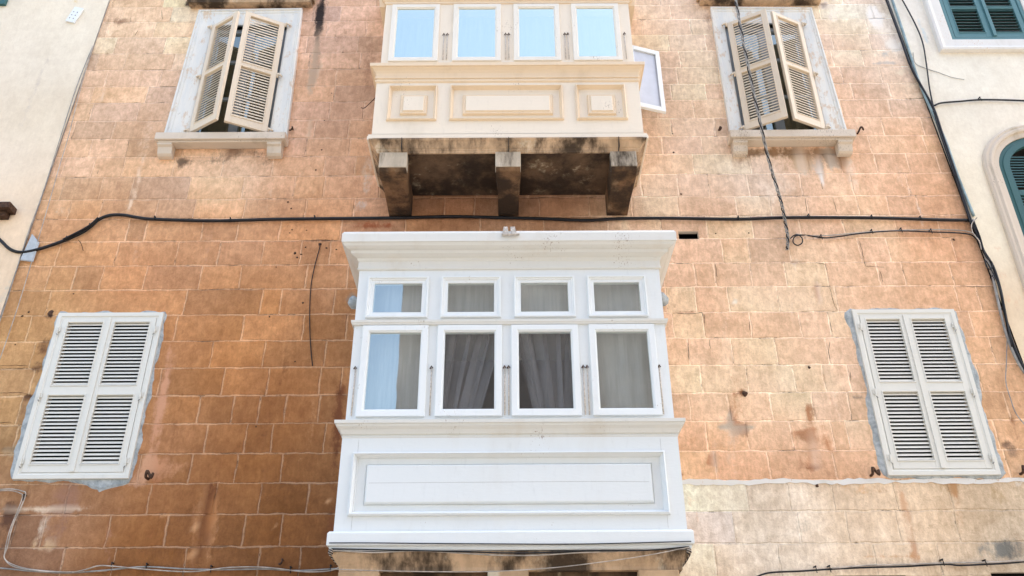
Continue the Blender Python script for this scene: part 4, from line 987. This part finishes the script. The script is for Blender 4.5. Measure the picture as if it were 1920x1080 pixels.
wire('power_cable', 'thick black cable running level across the whole orange facade', [(-30, 420), (0, 450), (20, 468), (42, 473), (70, 468), (110, 455), (150, 438), (170, 425), (185, 412), (205, 404), (230, 403), (260, 408), (290, 411), (400, 414), (520, 411), (700, 409), (760, 408), (850, 406), (940, 408), (1020, 410), (1100, 413), (1160, 410), (1250, 409), (1380, 411), (1470, 408), (1600, 408), (1700, 410), (1760, 412), (1818, 413)], .0165, M['black'], -.028,
     clips=[(125, 449), (168, 425), (290, 411), (432, 414), (590, 410), (1385, 411), (1517, 407), (1635, 409), (1726, 411)])
wire('power_cable', 'short black cable end strapped over the bend at left', [(118, 449), (150, 433), (170, 421), (184, 408)], .010, M['black'], -.055)
wire('power_cable', 'thick black cable hanging down the seam with the cream house', [(1655, -18), (1662, 0), (1690, 75), (1708, 125), (1735, 175), (1752, 207), (1768, 255), (1790, 320), (1806, 370), (1820, 412), (1832, 440), (1844, 470), (1862, 500), (1875, 540), (1884, 585), (1894, 630), (1912, 675), (1930, 710)], .0135, M['black'], -.045,
     clips=[(1752, 213), (1790, 330)])
wire('power_cable', 'black cable drooping over the cream plaster beside the teal window', [(1680, -20), (1692, 0), (1716, 45), (1730, 80), (1737, 120), (1743, 165), (1750, 200), (1758, 235), (1780, 300), (1803, 368), (1820, 420)], .008, M['black'], -.05)
wire('power_cable', 'black cable branching right across the cream wall above the arch', [(1752, 198), (1765, 193), (1800, 190), (1840, 187), (1900, 188), (1940, 190)], .010, M['black'], -.045, clips=[(1838, 187)])
wire('conduit', 'pale blue grey conduit beside the black cable at the seam', [(1668, -15), (1690, 50), (1706, 100), (1722, 150), (1745, 205), (1772, 262), (1796, 330), (1826, 405)], .014, M['bluecable'], -.034)
wire('conduit', 'grey conduit below the cable junction at the right seam', [(1824, 412), (1834, 440), (1846, 475), (1858, 505), (1866, 540), (1876, 585), (1888, 630), (1905, 672), (1922, 700)], .013, M['greycable'], -.036, clips=[(1862, 523), (1883, 582)])
wire('power_cable', 'thin black cable looping out of the bundle at the right seam', [(1826, 415), (1838, 445), (1848, 480), (1860, 492), (1858, 505), (1850, 500), (1848, 488), (1866, 520), (1880, 560), (1887, 600), (1897, 650)], .006, M['black'], -.06)
wire('phone_wire', 'pale wire twisting beside the junction at the right seam', [(1832, 408), (1822, 420), (1824, 436), (1836, 452), (1840, 468)], .005, M['whitecable'], -.06)
wire('phone_wire', 'thin grey wire sagging on the cream wall beneath the teal window', [(1712, 98), (1716, 118), (1735, 128), (1760, 136), (1785, 145), (1808, 149)], .003, M['greycable'], -.028)
wire('power_cable', 'black cable running from the coiled end toward the right seam', [(1490, 442), (1510, 441), (1545, 446), (1575, 443), (1620, 437), (1680, 433), (1750, 435), (1800, 437), (1824, 442), (1838, 458)], .007, M['black'], -.03, clips=[(1540, 446), (1635, 436), (1690, 433), (1746, 435)])
wire('phone_wire', 'dirty white wire beside the thin black cable at right', [(1492, 439), (1520, 442), (1560, 441), (1640, 434), (1720, 431), (1780, 431), (1815, 434), (1832, 444), (1842, 460)], .006, M['whitecable'], -.03)
wire('power_cable', 'small coil of black cable at the foot of the hanging strands', [(1482, 447), (1492, 440), (1503, 445), (1504, 455), (1495, 460), (1487, 454), (1490, 444), (1500, 441)], .006, M['black'], -.045)
wire('overhead_cable', 'twisted black strands hanging in front of the right upper window', [(1374, -25), (1381, 10), (1390, 60), (1400, 110), (1412, 170), (1425, 228), (1440, 295), (1456, 350), (1466, 385), (1472, 415), (1477, 445), (1476, 468)], .0065, [M['greycable'], M['black']], Ys=[-.55, -.53, -.51, -.48, -.44, -.39, -.28, -.18, -.12, -.07, -.045, -.04], strands=3, twist=.011)
wire('phone_wire', 'thin white wire slanting down the orange stone at left', [(174, 86), (150, 170), (130, 250), (112, 310), (95, 370), (70, 455), (40, 555), (10, 645), (-5, 685)], .0045, M['whitecable'], -.03)
wire('phone_wire', 'thin grey wire following the edge of the cream plaster at left', [(174, 86), (152, 140), (136, 185), (110, 268), (79, 365), (55, 430), (40, 476), (14, 560), (-10, 630)], .004, M['greycable'], -.03)
wire('phone_wire', 'white wire bending down the wall at the bottom left', [(-12, 919), (20, 917), (42, 921), (48, 926), (42, 945), (24, 985), (14, 1025), (8, 1045), (22, 1058), (60, 1068), (130, 1073), (200, 1070)], .0055, M['whitecable'], -.028, clips=[(45, 934)])
wire('phone_wire', 'second white wire beside the bend at the bottom left', [(-12, 921), (20, 920), (38, 925), (42, 932), (34, 955), (18, 995), (9, 1035), (10, 1050), (30, 1064), (90, 1072), (160, 1072)], .004, M['whitecable'], -.036)
wire('power_cable', 'grey cable along the bottom edge left of the white balcony', [(-15, 1064), (30, 1068), (60, 1071), (130, 1074), (200, 1069), (270, 1063), (350, 1067), (420, 1068), (500, 1067), (560, 1070), (636, 1066)], .0065, M['greycable'], -.028, clips=[(210, 1062), (275, 1064), (396, 1068), (545, 1070), (620, 1067)])
wire('phone_wire', 'dirty white wire along the bottom edge left of the white balcony', [(135, 1074), (160, 1068), (185, 1061), (215, 1062), (280, 1068), (360, 1072), (430, 1064), (500, 1064), (570, 1072), (620, 1070), (640, 1060)], .005, M['whitecable'], -.04)
wire('power_cable', 'black cable crossing the cream coursing at the bottom right', [(1410, 1086), (1430, 1077), (1452, 1073), (1500, 1071), (1560, 1067), (1625, 1064), (1700, 1062), (1770, 1058), (1800, 1060), (1850, 1058), (1890, 1056), (1940, 1051)], .0075, M['black'], -.03, clips=[(1530, 1069), (1556, 1068), (1768, 1056), (1848, 1057)])
wire('phone_wire', 'dirty white wire beside the black cable at the bottom right', [(1560, 1066), (1625, 1060), (1680, 1059), (1740, 1057), (1800, 1055), (1860, 1054), (1940, 1050)], .006, M['whitecable'], -.034)
wire('power_cable', 'black cord hanging down the stone left of the white balcony', [(601, 456), (598, 470), (591, 495), (584, 530), (581, 570), (581, 620), (583, 655), (586, 686)], .0045, M['black'], -.012)
wire('power_cable', 'loose wire end sticking out left of the cream balcony', [(710, 177), (697, 190), (684, 202), (677, 202)], .0045, M['rust'], -.10)
wire('phone_wire', 'thin grey wire falling down the stone right of the far shutters', [(1889, 615), (1887, 680), (1886, 715), (1894, 745), (1905, 775), (1925, 800)], .0045, M['greycable'], -.02)
wire('phone_wire', 'short curl of wire under the cable bend at left', [(147, 450), (152, 457), (156, 470)], .003, M['rust'], -.02)
# wires tacked under the white balcony
wire('phone_wire', 'thin black wire tacked along the bottom trim of the white balcony', [(617, 1018), (700, 1018), (800, 1019), (960, 1020), (1100, 1020), (1296, 1015)], .004, M['black'], -.778)
wire('phone_wire', 'dirty white wire drooping beneath the white balcony trim', [(625, 1032), (700, 1036), (780, 1033), (860, 1037), (930, 1041), (1010, 1041), (1090, 1036), (1180, 1033), (1290, 1027)], .005, M['whitecable'], -.755)
wire('phone_wire', 'black wire drooping beneath the white balcony trim', [(622, 1029), (720, 1031), (850, 1034), (980, 1037), (1100, 1033), (1210, 1032), (1292, 1025)], .005, M['black'], -.762)
wire('phone_wire', 'slack white wire crossing below the white balcony', [(620, 1067), (740, 1071), (900, 1072), (1020, 1066), (1120, 1055), (1210, 1042), (1292, 1026)], .0035, M['whitecable'], -.77, group='cables clipped to the facade')
wire('power_cable', 'bunch of black strands bending under the right end of the white balcony', [(1290, 1028), (1292, 1036), (1284, 1052), (1274, 1066), (1268, 1082)], .005, [M['whitecable'], M['black']], Ys=[-.75, -.74, -.6, -.45, -.3], strands=4, twist=.014)
wire('power_cable', 'bunch of dark strands bending under the left end of the white balcony', [(622, 1030), (620, 1038), (630, 1052), (640, 1064), (648, 1076)], .005, [M['whitecable'], M['black']], Ys=[-.75, -.74, -.6, -.45, -.3], strands=4, twist=.014)

def hook(px, py, label, kind=0, s=1.):
    X, Zz = P(px, py); m = MB()
    if kind == 0: pts = [(0, .01, -.02), (-.005, -.05, -.02), (.0, -.06, .025), (.02, -.055, .0), (.04, -.06, -.03), (.045, -.05, .01)]
    elif kind == 1: pts = [(0, .01, .02), (0, -.05, .03), (.01, -.07, 0), (-.01, -.06, -.03), (-.03, -.05, -.02)]
    else: pts = [(-.03, .01, -.03), (-.02, -.03, -.02), (.01, -.05, .03), (.03, -.05, 0), (.025, -.04, -.01)]
    m.tube(smooth_path([(a*s, b*s, c*s) for a, b, c in pts], 4), .011*s, 7)
    o = m.build('iron_hook', M['rust'], None, smooth=True); o.location = (X, 0, Zz)
    tag(o, label, 'hook', 'iron hooks in the facade')
hook(280, 893, 'bent black iron hook low in the wall right of the left closed shutters', 0, 1.1)
hook(1632, 887, 'black iron hook in the pale mortar line left of the right closed shutters', 0, 1.1)
hook(1912, 884, 'black iron hook at the right edge beside the closed shutters', 0, 1.1)
hook(549, 246, 'rusty hook in the stone right of the left upper sill', 1, .8)
hook(1349, 246, 'rusty hook in the stone left of the right upper sill', 1, .8)
hook(1611, 247, 'rusty hook in the stone right of the right upper sill', 2, .9)
hook(530, 1055, 'small grey stub above the bottom cable left of the white balcony', 1, .7)
for X_, Z_, lab in ((663, 566, 'grey filler lump at the left flank of the white balcony'), (1243, 560, 'grey filler lump at the right flank of the white balcony')):
    X, Zz = P(X_, Z_, -.02); m = MB(); n = 10
    for ring, (rr, yy) in enumerate(((.055, .0), (.045, -.03), (.02, -.045))):
        for k in range(n): a = 6.283*k/n; m.v.append((X+rr*math.cos(a)*rnd.uniform(.7, 1.2), yy, Zz+1.3*rr*math.sin(a)*rnd.uniform(.8, 1.2)))
    for ring in range(2):
        for k in range(n): m.f.append((ring*n+k, ring*n+(k+1) % n, (ring+1)*n+(k+1) % n, (ring+1)*n+k)); m.mi.append(0)
    m.f.append(tuple(range(2*n, 3*n))); m.mi.append(0)
    m.build('filler_lump', M['cement'], house, smooth=True)

# ------------------------------------------------------------------ street and the house across it (what the panes mirror)
m = MB(); m.quad((-300, -300, 0), (300, -300, 0), (300, 300, 0), (-300, 300, 0))
tag(m.build('street', M['floorstone'], None), kind='structure')
op = empty('plaster_building', (0, 0, 0), label='plain pale building across the street, mirrored grey in the balcony panes', category='building')
M['opp'] = plain('pale plaster across the street', (.235, .23, .235), .9, .18, 1.2)
m = MB(); YO = -9.0; wins = [(x, z) for x in (-.8, 1.6, 4.0, 6.4) for z in (1.2,)]
xs = [-2.12]+sorted({v for x, _ in wins for v in (x-.5, x+.5)})+[10]
zs2 = [0]+sorted({v for _, z in wins for v in (z, z+1.9)})+[13.2]
ws = {(round(x-.5, 3), z) for x, z in wins}
for i in range(len(xs)-1):
    for j in range(len(zs2)-1):
        if (round(xs[i], 3), zs2[j]) in ws: continue
        m.quad((xs[i], YO, zs2[j]), (xs[i+1], YO, zs2[j]), (xs[i+1], YO, zs2[j+1]), (xs[i], YO, zs2[j+1]))
m.build('wall', M['opp'], op)
m = MB(); m.box(-2.12, 10, -16, -9.25, 0, 13.2); m.box(-2.12, -2.0, -9.25, -9.002, 0, 13.2); m.build('rear_wall', M['opp'], op)
m = MB(); m.box(-2.2, 10.1, -16, -8.9, 13.21, 13.4); m.build('roof', M['opp'], op)
for x, z in wins:
    m = MB(); q = rect(x-.5, z, x+.5, z+1.9); m.loops([(q, YO), (q, YO-.1), (inset(q, .06), YO-.1), (inset(q, .07), YO-.14)], cap=True); m.build('window', M['opp'], op)
